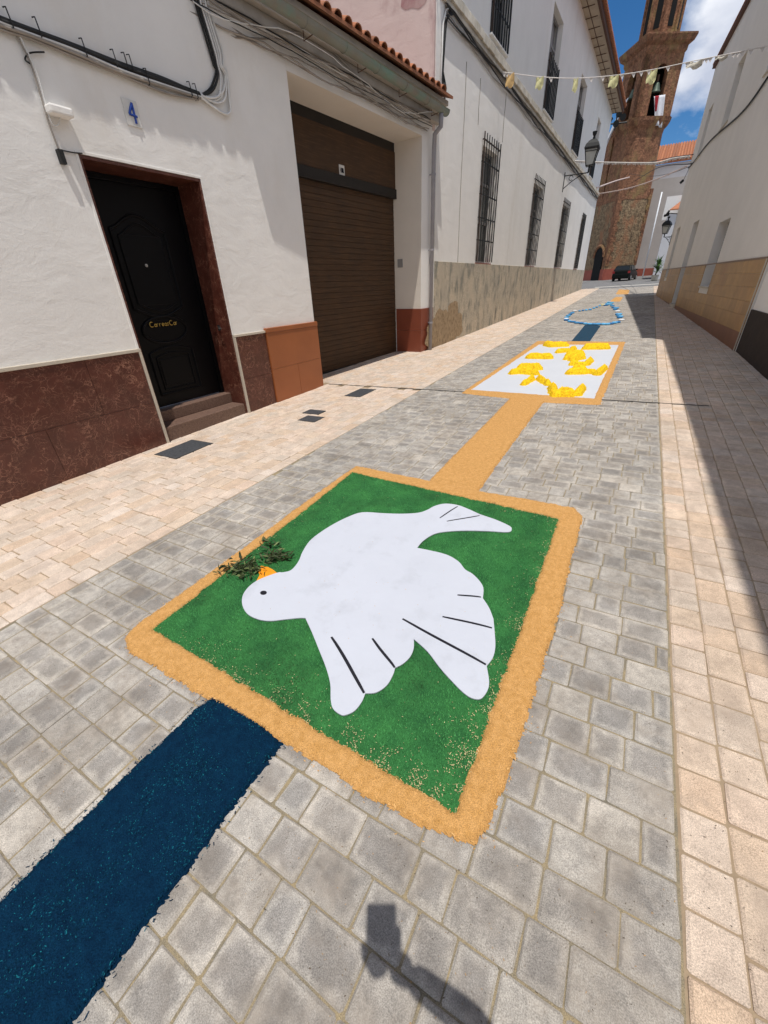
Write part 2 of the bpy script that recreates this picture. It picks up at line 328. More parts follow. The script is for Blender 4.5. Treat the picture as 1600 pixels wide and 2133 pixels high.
M['orange_flake'] = mat('orange_flakes', (.64, .36, .12), .9, .2, 10, tone=[(0, (.7, .6, .5)), (1, (1.25, 1.35, 1.6)), (.5, (1, 1, 1))])
M['cream_flake'] = mat('cream_flakes', (.62, .52, .28), .9, .2, 10, tone=[(0, (.7, .7, .6)), (1, (1.1, 1.1, 1.1)), (.5, (1, 1, 1))])
M['blue_dust'] = mat('blue_dyed_sawdust', (.0026, .026, .062), .95, .35, 30, 1.0, 170, coord='World', fine=300, col2=(.0016, .016, .042), bdist=.008, spec=.06)
M['blue_flake'] = mat('blue_flakes', (.003, .034, .075), .9, .2, 10, spec=.06, tone=[(0, (.35, .4, .4)), (1, (4.5, 5.2, 3.0)), (.86, (1, 1, 1)), (.93, (2.0, 2.3, 1.7))])
M['turf'] = mat('green_turf_mat', (.045, .20, .055), .95, .3, 7, .8, 300, coord='World', fine=380, col2=(.022, .105, .034), bdist=.006, spec=.15)
M['blade'] = mat('green_turf_blades', (.070, .30, .080), .75, .35, 5, coord='World', col2=(.040, .20, .058), tone=[(0, (.55, .55, .55)), (1, (1.5, 1.35, 1.5)), (.5, (1, 1, 1))], spec=.2, stain=((.030, .085, .028), 2.2, .50, .66, (1, 1, 1)))
M['dove'] = mat('white_fabric', (.53, .555, .62), .75, .05, 2, .5, 4, coord='World', spec=.25, bdist=.02, stain=((.44, .46, .51), 5, .54, .76, (1, 1, 1)))  # grey blotches put faint fold shading into the fabric colour
M['marker'] = mat('black_marker', (.010, .010, .016), .6)
M['beak'] = mat('orange_paint', (.85, .33, .012), .7, .25, 60, .3, 120, col2=(.80, .24, .01))
M['leaf'] = mat('olive_leaf', (.065, .090, .032), .6, .3, 20, tone=[(0, (.4, .4, .4)), (1, (3.2, 2.9, 3.0)), (.7, (1, 1, 1))])
M['sheet'] = mat('white_paper_sheet', (.55, .575, .62), .7, .04, 2, .1, 8, coord='World')
M['petal'] = mat('yellow_petals', (.92, .64, .010), .85, .25, 22, .9, 45, coord='World', col2=(.84, .50, .008), bdist=.02, tone=[(0, (.8, .72, .6)), (1, (1.08, 1.12, 1.0)), (.5, (1, 1, 1))])
M['bluebead'] = mat('blue_plastic', (.11, .42, .76), .5, tone=[(0, (.35, .45, .6)), (1, (1.3, 1.2, 1.1)), (.6, (1, 1, 1))])
M['whitebead'] = mat('white_plastic', (.8, .82, .84), .5)
M['carpaint'] = mat('black_car_paint', (.008, .010, .009), .35, spec=.15)
M['carglass'] = mat('tinted_car_glass', (.02, .024, .026), .10, spec=.3)
M['tyre'] = mat('tyre_rubber', (.02, .02, .02), .85)
M['chrome'] = mat('pale_metal', (.62, .63, .64), .3, metal=.6)
M['redlamp'] = mat('red_lamp_plastic', (.25, .02, .02), .3)
M['plant'] = mat('yucca_green', (.06, .14, .025), .6, .4, 5, tone=[(0, (.6, .6, .6)), (1, (1.5, 1.4, 1.2)), (.5, (1, 1, 1))])
M['pot'] = mat('pale_pot', (.52, .48, .40), .8)
M['skin'] = mat('skin', (.50, .30, .21), .6); M['shirt'] = mat('navy_cotton', (.05, .06, .09), .9); M['denim'] = mat('denim', (.06, .08, .13), .9); M['hair'] = mat('dark_hair', (.03, .02, .015), .7)
M['yflag'] = mat('yellow_paper_flag', (.74, .71, .38), .8, .15, 5); M['wflag'] = mat('white_paper_flag', (.70, .66, .56), .8, .15, 5); M['oflag'] = mat('orange_paper_flag', (.75, .50, .22), .8, .15, 5)
M['string'] = mat('white_string', (.70, .66, .62), .8); M['pinkstring'] = mat('pink_white_garland', (.62, .50, .46), .8)
M['number_blue'] = mat('cobalt_glaze', (.02, .06, .30), .3); M['ceramic'] = mat('white_ceramic', (.68, .67, .64), .25, .08, 6)
M['lampglass'] = mat('frosted_lamp_glass', (.50, .52, .50), .3)
M['red_cloth'] = mat('red_cloth', (.40, .02, .03), .8); M['white_cloth'] = mat('white_cloth', (.72, .72, .75), .8)
M['bronze'] = mat('bell_bronze', (.10, .13, .10), .5, metal=.5)
M['phone'] = mat('black_phone', (.02, .02, .02), .3)

# ------------------------------------------------------------------ numeric noise for heaps
_lat = rng.random((256, 256))
def vnoise(x, y, f):
    x = x*f+57.3; y = y*f+91.7; xi = np.floor(x).astype(int); yi = np.floor(y).astype(int); u = x-xi; v = y-yi
    u = u*u*(3-2*u); v = v*v*(3-2*v); g = lambda i, j: _lat[(xi+i) % 256, (yi+j) % 256]
    return (g(0, 0)*(1-u)+g(1, 0)*u)*(1-v)+(g(0, 1)*(1-u)+g(1, 1)*u)*v
def fbm(x, y, f, o=4):
    s = 0; a = 1; t = 0
    for k in range(o): s = s+a*vnoise(x, y, f*2**k); t += a; a *= .55
    return s/t-.5
def sdf_poly(X, Y, P):
    P = np.array(P, float); n = len(P); d = np.full(X.shape, 1e9); ins = np.zeros(X.shape, bool)
    for i in range(n):
        a = P[i]; b = P[(i+1) % n]; e = b-a; wx = X-a[0]; wy = Y-a[1]
        h = np.clip((wx*e[0]+wy*e[1])/(e@e+1e-12), 0, 1); d = np.minimum(d, (wx-e[0]*h)**2+(wy-e[1]*h)**2)
        c = ((a[1] <= Y) != (b[1] <= Y)); xs = a[0]+(Y-a[1])/((b[1]-a[1]) if b[1] != a[1] else 1e-9)*e[0]; ins ^= (c & (X < xs))
    return np.where(ins, 1, -1)*np.sqrt(d)
def heap(name, sdf, bbox, res, height, ramp, wob, material, w0=.002, wf=14, grain=.25, parent=None, fine=.0035, skew=None):
    """a loose low heap (sawdust, petals): a height field over the places where the wobbled distance to its edge is positive"""
    xs = np.arange(bbox[0], bbox[1], res); ys = np.arange(bbox[2], bbox[3], res); X, Y = np.meshgrid(xs, ys, indexing='ij')
    D = sdf(X, Y)+wob*fbm(X, Y, wf, 4)*2
    if fine: D = D+fine*(rng.random(X.shape)-.5)*2
    Hh = height*np.clip(D/ramp, 0, 1)**.6*(1+grain*2*fbm(X, Y, 9, 3))+grain*height*.5*(rng.random(X.shape)-.5)*(D > 0)
    Z = gz(X, Y)+w0+np.where(D > 0, np.maximum(Hh, .0008), -.004)
    keep = (D[:-1, :-1] > 0) | (D[1:, :-1] > 0) | (D[1:, 1:] > 0) | (D[:-1, 1:] > 0)
    idx = np.arange(X.size).reshape(X.shape); I, J = np.nonzero(keep)
    F = np.stack([idx[I, J], idx[I+1, J], idx[I+1, J+1], idx[I, J+1]], 1)
    used = np.unique(F); rm = np.full(X.size, -1); rm[used] = np.arange(len(used)); F = rm[F]
    jx = (rng.random(X.shape)-.5)*res*.5; jy = (rng.random(X.shape)-.5)*res*.5
    V = np.stack([(X+jx).ravel()[used], (Y+jy).ravel()[used], Z.ravel()[used]], 1)
    return npmesh(name, V, F, material, parent), D
def npmesh(name, V, F, material, parent=None, tone=None, smooth=False):
    me = bpy.data.meshes.new(name); k = F.shape[1]
    me.vertices.add(len(V)); me.vertices.foreach_set('co', V.astype(np.float32).ravel())
    me.loops.add(F.size); me.loops.foreach_set('vertex_index', F.astype(np.int32).ravel())
    me.polygons.add(len(F)); me.polygons.foreach_set('loop_start', np.arange(0, F.size, k, dtype=np.int32)); me.polygons.foreach_set('loop_total', np.full(len(F), k, np.int32))
    if tone is not None:
        at = me.attributes.new('tone', 'FLOAT', 'FACE'); at.data.foreach_set('value', tone.astype(np.float32))
    me.materials.append(material); me.update(calc_edges=True); me.validate()
    if smooth: me.polygons.foreach_set('use_smooth', [True]*len(me.polygons))
    o = bpy.data.objects.new(name, me); COL.objects.link(o)
    if parent: o.parent = parent
    return o
def flakes(name, XY, W_, material, size, flat=.6, parent=None, long=1.6):
    """small chips lying every which way: one triangle-pair each"""
    n = len(XY); a = rng.random(n)*2*PI; s = size*(.5+rng.random(n)); tl = (rng.random(n)-.5)*flat
    cx, cy = XY[:, 0], XY[:, 1]; cz = gz(cx, cy)+W_
    dx = np.cos(a)*s*long; dy = np.sin(a)*s*long; ex = -np.sin(a)*s*.5; ey = np.cos(a)*s*.5; hz = s*tl
    P = lambda u, v, h: np.stack([cx+dx*u+ex*v, cy+dy*u+ey*v, cz+hz*h], 1)
    V = np.stack([P(-.5, -.5, -1), P(.5, -.5, 1), P(.5, .5, 1.2), P(-.5, .5, -.8)], 1).reshape(-1, 3)
    F = np.arange(4*n).reshape(-1, 4)
    return npmesh(name, V, F, material, parent, rng.random(n))

# ------------------------------------------------------------------ GROUND
def sheet(name, x0, x1, y0, y1, w, material, parent=None, holes=None):
    b = MB(); b.add([(x0, y0, gz(x0, y0)+w), (x1, y0, gz(x1, y0)+w), (x1, y1, gz(x1, y1)+w), (x0, y1, gz(x0, y1)+w)], [(0, 1, 2, 3)])
    return b.build(name, material, parent, fix=False)
tag(sheet('ground', -60, 60, -20, 140, -.06, M['asphalt']), kind='structure')
XL, XR = -2.765, .455
YEND = 34.4
road = tag(sheet('road', XL, XR, -5.2, YEND, -.006, M['joint']), kind='structure')
side_l = tag(sheet('left_pavement', -5.6, XL, -5.2, YEND+1.2, -.006, M['joint_cream']), kind='structure')
side_r = tag(sheet('right_pavement', XR, 2.2, -5.2, YEND, -.006, M['joint_cream']), kind='structure')
plaza = tag(sheet('plaza', -30, 30, YEND+.01, 62, -.002, M['asphalt']), kind='structure')

tag(sheet('kerb', -3.2, .9, 36.6, 37.3, .002, mat('pale_kerb', (.6, .57, .5), .8, .15, 6, coord='World')), kind='structure')
def paver_mesh(lx, ly, ch=.007, h=.03, n=1):
    """a tumbled paver: sides, worn chamfer and a slightly irregular top outline (12 corners)"""
    hx, hy = lx/2, ly/2; c = min(hx, hy)*.09
    def ring(ix, z, jit):
        pts = []
        for (sx, sy) in ((1, 1), (-1, 1), (-1, -1), (1, -1)):
            A = (sx*(hx-ix), sy*(hy-ix-c)); B = (sx*(hx-ix-c), sy*(hy-ix))
            pts += ([A, B] if sx*sy > 0 else [B, A])
        return [(x+random.uniform(-jit, jit), y+random.uniform(-jit, jit), z) for x, y in pts]
    v = ring(0, -h, 0)+ring(.0, -ch*.75, .0020)+ring(ch, 0, .0026)+ring(ch+min(.026, min(hx, hy)*.5), 0, .0015)
    f = [tuple(24+k for k in range(8))]+[(a*8+k, a*8+(k+1) % 8, (a+1)*8+(k+1) % 8, (a+1)*8+k) for a in range(3) for k in range(8)]
    return v, f
def visible_size(x, y):
    q = proj((x, y, gz(x, y)))
    if q is None or not (-60 < q[0] < 1660 and -60 < q[1] < 2200): return 0
    return 1/((x-CAM[0])**2+(y-CAM[1])**2+CAMH**2)
def covered(x, y): return False
def pave(parent, items, material, blocked):
    """items: (cx, cy, lx, ly). The largest in view are objects of their own, the rest one joined mesh"""
    cand = []
    for it in items:
        if blocked(it[0], it[1]): continue
        cand.append((visible_size(it[0], it[1]), it))
    cand.sort(key=lambda t: -t[0])
    own = [c for c in cand[:298] if c[0] > 0]; rest = [c[1] for c in cand[len(own):]]
    cache = {}
    for _, (cx, cy, lx, ly) in own:
        key = (round(lx, 3), round(ly, 3), random.randint(0, 2))
        if key not in cache:
            b = MB(); v, f = paver_mesh(lx, ly); b.add(v, f, 0); b.rim = [1]*24+[random.choice((0, 0, .4, .8))]*8; cache[key] = b.mesh('paver', material, tone=True)
        o = bpy.data.objects.new('paver', cache[key]); COL.objects.link(o); o.parent = parent
        o.location = (cx, cy, gz(cx, cy)+random.gauss(0, .0012)); o.rotation_euler = (GB+random.gauss(0, .009), -GA+random.gauss(0, .009), random.gauss(0, .010))
    b = MB()
    for (cx, cy, lx, ly) in rest:
        v, f = paver_mesh(lx, ly); dz = random.gauss(0, .001); tx = random.gauss(0, .006); ty = random.gauss(0, .006)
        b.add([(cx+x, cy+y, gz(cx+x, cy+y)+z+dz+tx*x+ty*y) for x, y, z in v], f); b.tone[-25:] = [b.tone[-1]]*25; b.rim += [1]*24+[random.choice((0, 0, .4, .8))]*8
    o = b.build('paver', material, parent, fix=False, tone=True); tag(o, kind='stuff')
PITCH = .1335; JN = .005
def rows_x(x0, x1, y0, y1, lens):      # rows running across the street
    out_ = []; y = y0
    while y < y1-.02:
        x = x0-random.uniform(0, .1); first = True
        while x < x1-.02:
            l = random.choice(lens); e = x+l
            if e > x1-.05: e = x1
            a = max(x, x0)
            if e-a > .03: out_.append(((a+e)/2, y+PITCH/2, e-a-JN, PITCH-JN))
            x = e
        y += PITCH
    return out_
def cols_y(x0, x1, y0, y1, lens, pitch=.131):
    out_ = []; n = max(1, round((x1-x0)/pitch)); pw = (x1-x0)/n
    for i in range(n):
        y = y0-random.uniform(0, .15)
        while y < y1:
            l = random.choice(lens); out_.append((x0+(i+.5)*pw, y+l/2, pw-JN, l-JN)); y += l
    return out_
LENS = [.115, .155, .155, .20]
covers = [([(332.5, 942.5), (360, 955), (437.5, 926.6), (406, 917)], 'large dark steel utility cover in the paving in front of the black door'),
          ([(632.8, 858.8), (648.4, 853), (676.6, 856), (662.5, 864)], 'small dark utility cover, the farther of the close pair on the left pavement'),
          ([(626.6, 872.5), (642, 865.6), (675, 870), (654.7, 879.7)], 'small dark utility cover, the nearer of the close pair on the left pavement'),
          ([(726.6, 822.5), (751.6, 809.4), (779.7, 811.9), (750, 827.5)], 'small dark utility cover in the paving just before the garage opening')]
cw = []
for q, lab in covers:
    pts = np.array([G(*p)[:2] for p in q]); cw.append((pts.min(0), pts.max(0), lab))
def blk_l(x, y):
    if x < HL.pt(y, 0, 0)[0]-.05 and y < 5.9: return True
    if x < -5.4: return True
    for a, b_, _ in cw:
        pass
    if abs(y-5.965) < .03: return True
    return False
pave(road, rows_x(XL+.004, XR-.004, -.8-PITCH*32, YEND, LENS), M['grey_paver'], lambda x, y: False)
pave(side_l, cols_y(-5.45, XL-.004, -5.2, YEND+1.1, [.135, .18, .20, .24]), M['cream_paver'], blk_l)
pave(side_r, cols_y(XR+.004, 2.15, -5.2, YEND-.2, [.10, .14, .14, .19]), M['mix_paver'], lambda x, y: x > 1.95)
for a, b_, lab in cw:
    t = empty('utility_cover', ((a[0]+b_[0])/2, (a[1]+b_[1])/2, gz((a[0]+b_[0])/2, (a[1]+b_[1])/2)))
    tag(t, lab, 'manhole cover', 'utility covers in the left pavement'); t.rotation_euler = (GB, -GA, 0)
    hx, hy = (b_-a)/2
    b = MB(); b.box(-hx, hx, -hy, hy, -.02, .0035); b.build('frame', M['dark_line'], t)
    b = MB(); b.box(-hx+.012, hx-.012, -hy+.012, hy-.012, -.01, .005)
    nx = max(2, int(hx*2/.03)); ny = max(2, int(hy*2/.03))
    for i in range(nx):
        for j in range(ny):
            cx = -hx+.02+(i+.5)*(2*hx-.04)/nx; cy = -hy+.02+(j+.5)*(2*hy-.04)/ny
            b.box(cx-.008, cx+.008, cy-.008, cy+.008, .005, .007)
    b.build('plate', M.get('coverplate') or M.setdefault('coverplate', mat('dull_steel_cover', (.10, .105, .115), .6, .3, 30, metal=.3)), t)
# expansion joint across the whole street
b = MB(); pts = []
xs = np.linspace(-4.6, .95, 140)
va = []; 
for i, x in enumerate(xs):
    yc = 5.968+.012*(x+2)*0+random.gauss(0, .004); hw = .010+random.random()*.012
    va += [(x, yc-hw, gz(x, yc)+.0035), (x, yc+hw, gz(x, yc)+.0035)]
b.add(va, [(2*i, 2*i+2, 2*i+3, 2*i+1) for i in range(len(xs)-1)])
tag(b.build('expansion_joint', M['dark_line'], fix=False), kind='structure')

# ------------------------------------------------------------------ HOUSE NUMBER 4 (door) WITH GARAGE
house = empty('white_house', tuple(HL.pt(3, 0, 0))); house_m = house.matrix_world.copy()
tag(house, 'low white house with black door, red marble dado and brown garage shutter', 'house')
def inv(o):   # children given in world coordinates
    return tuple(o.location)
class Part:
    """collects world-space geometry and links it under a thing"""
    def __new__(cls, thing): return None
def part(b, name, material, thing, smooth=False, bev=0, tone=False, fix=True, loc=None):
    off = np.array(thing.matrix_world.translation) if thing.parent else np.array(thing.location)
    b.v = [(x-off[0], y-off[1], z-off[2]) for x, y, z in b.v]
    return b.build(name, material, thing, smooth, fix, tone, bev)
def sub(b, name, material, p, root, **kw):   # a part of a part (the part sits at its thing's origin)
    off = np.array(root.location); b.v = [(x-off[0], y-off[1], z-off[2]) for x, y, z in b.v]
    return b.build(name, material, p, **kw)
ZT = 4.86
b = MB()
b.fbox(HL, -6, 2.795, -.5, 0, -.5, ZT); b.fbox(HL, 2.795, 4.11, -.5, 0, 2.70, ZT); b.fbox(HL, 4.11, 5.848, -.5, 0, -.4, ZT)
b.fbox(GF, 0.0, 3.54, -.7, 0, 4.05, ZT); b.fbox(GF, 3.54, 4.12, -.7, 0, -.2, ZT)
b.fbox(GF, -.30, 0.0, -.9, -.45, -.2, ZT)
wall = part(b, 'wall', M['white'], house)
# garage recess: soffit and right reveal painted beige, left reveal
b = MB(); b.fbox(GF, 3.536, 3.5385, -.69, -.002, 1.06, 4.047); b.fbox(GF, .002, 3.536, -.69, -.002, 4.046, 4.0485)
part(b, 'reveal', M['beige_reveal'], house)
# marble dado slabs left of door
JZ = .457
def slab(F, s0, s1, z0, z1, name, material, o1=.022, bev=.002, zb=None):
    b = MB(); b.fbox(F, s0+.0015, s1-.0015, -.01, o1, z0, z1, zb=zb); return part(b, name, material, house, bev=bev)
for k in range(7):
    s1 = 2.2-1.0*k if k else 2.2
edges_top = [2.765, 2.20, 1.20, .20, -.80, -1.80, -2.80, -3.8, -4.8, -5.8]
edges_bot = [2.765, 1.64, .64, -.36, -1.36, -2.36, -3.36, -4.36, -5.36]
for i in range(len(edges_top)-1): slab(HL, edges_top[i+1], edges_top[i], JZ+.0015, 1.012, 'marble_slab', M['marble'])
for i in range(len(edges_bot)-1): slab(HL, edges_bot[i+1], edges_bot[i], -.3, JZ-.0015, 'marble_slab', M['marble'])
slab(HL, 4.135, 4.69, JZ+.0015, 1.016, 'marble_slab', M['marble']); slab(HL, 4.135, 4.69, -.2, JZ-.0015, 'marble_slab', M['marble'])
b = MB(); b.fbox(HL, -6, 2.795, -.01, .034, 1.012, 1.045); b.fbox(HL, 4.11, 4.69, -.01, .034, 1.016, 1.046); part(b, 'dado_rail', M['trim'], house, bev=.004)
for (u_, v_) in ((2.767, 2.797), (4.108, 4.133)):
    b = MB(); b.fbox(HL, u_, v_, -.01, .034, -.3, 1.011); part(b, 'corner_bead', M['trim'], house, bev=.003)
b = MB(); b.fbox(HL, 2.775, 2.797, -.01, .008, 1.046, 2.70); b.fbox(HL, 4.108, 4.13, -.01, .008, 1.047, 2.70); b.fbox(HL, 2.775, 4.13, -.01, .008, 2.70, 2.722); part(b, 'door_edging', M['white'], house, bev=.002)
# terracotta pier panel left of garage, and darker one on the far pier
for (s0, s1, z0, z1) in ((4.693, 5.86, .50, 1.01), (4.693, 5.27, -.2, .497), (5.273, 5.86, -.2, .497)):
    slab(HL, s0, s1, z0, z1, 'terracotta_tile', M['terracotta'], .045)
b = MB(); b.fbox(HL, 4.69, 5.862, -.01, .055, 1.012, 1.075); part(b, 'tile_cap', M['terracotta'], house, bev=.008)
b = MB(); b.fbox(HL, 5.850, 5.862, -.5, .043, -.2, 1.075); part(b, 'jamb_tile', M['terracotta'], house)
for (z0, z1) in ((-.1, .60), (.603, 1.062)):
    slab(GF, 3.52, 4.10, z0, z1, 'dark_terracotta_tile', M['darkterra'], .02)
    b = MB(); b.fbox(GF, 3.522, 3.538, -.66, -.012, z0, z1); part(b, 'dark_terracotta_tile', M['darkterra'], house, bev=.002)
# door recess
b = MB(); b.fbox(HL, 4.085, 4.108, -.46, -.001, -.2, 2.698); part(b, 'reveal_slab', M['marble'], house)
b = MB(); b.fbox(HL, 2.797, 2.82, -.46, -.001, -.2, 2.698); part(b, 'reveal_slab', M['marble'], house)
b = MB(); b.fbox(HL, 2.82, 4.085, -.46, -.001, 2.672, 2.698); part(b, 'reveal_slab', M['marble'], house)
b = MB(); b.fbox(HL, 2.8205, 4.0845, -.46, -.012, -.3, .125); part(b, 'step', M['granite'], house, bev=.008)
b = MB(); b.fbox(HL, 2.8205, 4.0845, -.5, -.26, .125, .262); part(b, 'step', M['granite'], house, bev=.008)
DO = -.42
door = MB(); door.fbox(HL, 2.87, 4.035, DO-.05, DO, .275, 2.62); door = part(door, 'door', M['door'], house, bev=.004)
b = MB()
b.fbox(HL, 2.82, 2.872, DO-.04, DO+.03, .262, 2.672); b.fbox(HL, 4.033, 4.085, DO-.04, DO+.03, .262, 2.672); b.fbox(HL, 2.872, 4.033, DO-.04, DO+.03, 2.618, 2.672)
sub(b, 'door_frame', M['door'], door, house, bev=.004)
def mould(pts, r=.012):
    b = MB(); P = [HL.pt(s_, DO+.004, z_) for s_, z_ in pts]; b.tube(P+[P[0], P[1]], r, 6, cap=False); return b
cs = 3.44
arch = [(cs-.27+.54*i/12, 2.20+.10*math.sin(PI*i/12)**2) for i in range(13)]
up_outer = [(cs-.32, 1.42), (cs-.32, 2.18)]+[(cs-.32+.64*i/14, 2.20+.14*math.sin(PI*i/14)**1.6) for i in range(15)]+[(cs+.32, 2.18), (cs+.32, 1.42)]+[(cs+.32-.64*i/14, 1.42-.10*math.sin(PI*i/14)) for i in range(1, 14)]
up_in = [(cs+(s_-cs)*.78, 1.78+(z_-1.78)*.86) for s_, z_ in up_outer]
oval = [(cs+.30*math.cos(a), 1.17+.15*math.sin(a)) for a in np.linspace(0, 2*PI, 26)[:-1]]
lo_outer = [(cs-.30, .42), (cs+.30, .42), (cs+.30, .90)]+[(cs+.30-.60*i/12, .92+.05*math.sin(PI*i/12)) for i in range(13)]
lo_in = [(cs+(s_-cs)*.76, .66+(z_-.66)*.78) for s_, z_ in lo_outer]
for pl, r in ((up_outer, .016), (up_in, .011), (oval, .018), (lo_outer, .015), (lo_in, .011)):
    sub(mould(pl, r), 'panel_moulding', M['door'], door, house, smooth=True)
for (u_, z0_, z1_) in ((.25, 1.45, 2.15), (.2, .52, .84)):
    b = MB(); b.fbox(HL, cs-u_, cs+u_, DO-.001, DO+.010, z0_, z1_); sub(b, 'raised_panel', M['door'], door, house, bev=.006)
def knob(F, s_, z_, o0, o1, r, name, m_):
    b = MB(); P0 = F.pt(s_, o0, z_); P1 = F.pt(s_, o1, z_); b.tube([P0, P0+(P1-P0)*.5, P0+(P1-P0)*.55, P1], r, 12, rr=[r*1.5, r*1.5, r, r*.8]); return sub(b, name, m_, door, house, smooth=False)
knob(HL, 2.98, 1.17, DO, DO+.03, .016, 'lock', M['steel']); knob(HL, cs-.02, 1.86, DO, DO+.022, .011, 'peephole', M['steel'])
# brass lettering across the door, an illegible cursive word
b = MB(); P = []
s0, z0 = 3.24, 1.215
def letter(kind, s_, h):
    if kind == 'C': return [(s_+h*.5+h*.5*math.cos(a), z0+h*.5+h*.5*math.sin(a)) for a in np.linspace(.9, 5.4, 10)]
    if kind == 'o': return [(s_+h*.5+h*.42*math.cos(a), z0+h*.45+h*.42*math.sin(a)) for a in np.linspace(0, 2*PI, 10)]
    if kind == 'r': return [(s_, z0+h), (s_, z0), (s_, z0+h*.7), (s_+h*.5, z0+h)]
    if kind == 'e': return [(s_, z0+h*.5), (s_+h*.8, z0+h*.5)]+[(s_+h*.4+h*.4*math.cos(a), z0+h*.5+h*.45*math.sin(a)) for a in np.linspace(.3, 5.6, 9)]
    if kind == 's': return [(s_+h*.7, z0+h*.85), (s_+h*.3, z0+h), (s_, z0+h*.75), (s_+h*.6, z0+h*.3), (s_+h*.3, z0), (s_, z0+h*.12)]
x = s0
for ch, h in zip('CorreosCor', (.055, .034, .034, .034, .034, .034, .034, .052, .034, .034)):
    kind = {'C': 'C', 'o': 'o', 'r': 'r', 'e': 'e', 's': 's'}[ch]
    b.tube([HL.pt(a_, DO+.022, z_) for a_, z_ in letter(kind, x, h)], .0055, 5); x += h*1.02
sub(b, 'brass_lettering', M['brass'], door, house, smooth=True)
b = MB(); P = [HL.pt(4.083, -.20, 1.13), HL.pt(4.06, -.19, 1.13), HL.pt(4.04, -.16, 1.15), HL.pt(4.04, -.10, 1.13)]
b.tube(P, .007, 6); b.fbox(HL, 4.078, 4.086, -.225, -.175, 1.10, 1.17); part(b, 'door_hook', M['steel'], house)
# garage shutter
sh = MB(); sh.fbox(GF, -.02, 3.54, -.72, -.70, -.05, 4.05); shut = part(sh, 'garage_shutter', M['slatdark'], house)
z = gz(-5.3, 6.0)+.05; zt = 3.12
zz0 = .06
k = 0
zcur = zz0
while zcur < zt-.01:
    b = MB(); h = .094
    F = GF; prof = [(-.694, zcur+.001), (-.6885, zcur+.005), (-.687, zcur+h*.5), (-.6885, zcur+h-.005), (-.694, zcur+h-.001)]
    vs = [F.pt(sx, o, zz) for sx in (.0, 3.535) for o, zz in prof]
    b.add(vs, [(i, i+1, 6+i, 5+i) for i in range(4)]+[(0, 5, 9, 4), (4, 3, 2, 1, 0), (5, 6, 7, 8, 9)])
    sub(b, 'slat', M['slat'], shut, house); zcur += h; k += 1
b = MB(); b.fbox(GF, .0, 3.536, -.70, -.60, 3.14, 3.30); sub(b, 'box_edge', M['slatdark'], shut, house, bev=.006)
b = MB(); b.fbox(GF, .0, 3.536, -.70, -.63, 3.302, 3.90); sub(b, 'shutter_box', M['slat'], shut, house)
b = MB(); b.fbox(GF, .0, 3.536, -.70, -.645, 3.902, 4.045); sub(b, 'top_rail', M['slatdark'], shut, house)
b = MB(); b.fbox(GF, .02, .16, -.68, -.655, .10, .24); sub(b, 'lock_plate', M['slatdark'], shut, house)
b = MB(); b.fbox(GF, .0, 3.536, -.690, -.662, -.02, .07, zb=(-.06, -.0)); sub(b, 'bottom_rail', M['slatdark'], shut, house)
# notice stuck on the shutter box
s_, z_ = GF.px(712, 355, -.63)
t = empty('paper_notice', tuple(GF.pt(s_, -.627, z_))); tag(t, 'small white paper notice with dark scribble on the garage shutter', 'sign')
b = MB(); b.fbox(GF, s_-.075, s_+.075, -.629, -.626, z_-.075, z_+.075); part(b, 'sheet', M['ceramic'], t)
b = MB()
for q in range(3): b.tube([GF.pt(s_-.05+.1*i/8, -.6245, z_-.02+.018*q+.022*math.sin(i*2.1+q)) for i in range(9)], .004, 4)
b.fbox(GF, s_-.01, s_+.045, -.6258, -.6245, z_-.03, z_+.035); part(b, 'print', M['marker'], t)
# meter cover on the reveal and small box on the pier
c = hit(836, 547, 'y', 9.375)
b = MB(); b.fbox(GF, 3.522, 3.534, -.60, -.47, 1.90, 2.06); tag(b.build('meter_cover', M['shutter']), 'small square grey metal meter cover in the garage reveal', 'meter box')
b = MB(); b.fbox(GF, 3.93, 3.99, .0, .05, 1.93, 2.08); tag(b.build('junction_box', M['shutter'], bev=.005), 'little grey box on the white pier beside the downpipe', 'junction box')
# eaves: mortar cornice, tiles, gutter
b = MB(); b.fbox(GF, -1.12, 4.12, 0, .10, 4.30, 4.42); b.fbox(GF, -1.12, 4.12, 0, .18, 4.42, 4.54); b.fbox(GF, -1.12, 4.12, 0, .25, 4.54, 4.615); part(b, 'eaves_cornice', M['cement_patch' if 0 else 'zinc'] if 0 else mat('stained_eaves_plaster', (.42, .38, .33), .9, .3, 2, .3, 30, coord='World'), house, bev=.01)
b = MB(); x = -5.9  # unseen lumps added to give the eaves shadow a wavy edge
while x < 4.88:
    l = random.uniform(.12, .3); b.fbox(HL, x, min(x+l, 4.9), .10, .268+random.uniform(-.016, .014), 4.655+random.uniform(-.02, .015), 4.73); x += l
part(b, 'eaves_shadow_lumps', M['white'], house, bev=.012)
b = MB(); b.fbox(HL, -6, 4.70, 0, .12, 4.60, 4.72); part(b, 'eaves_board', M['white'], house)
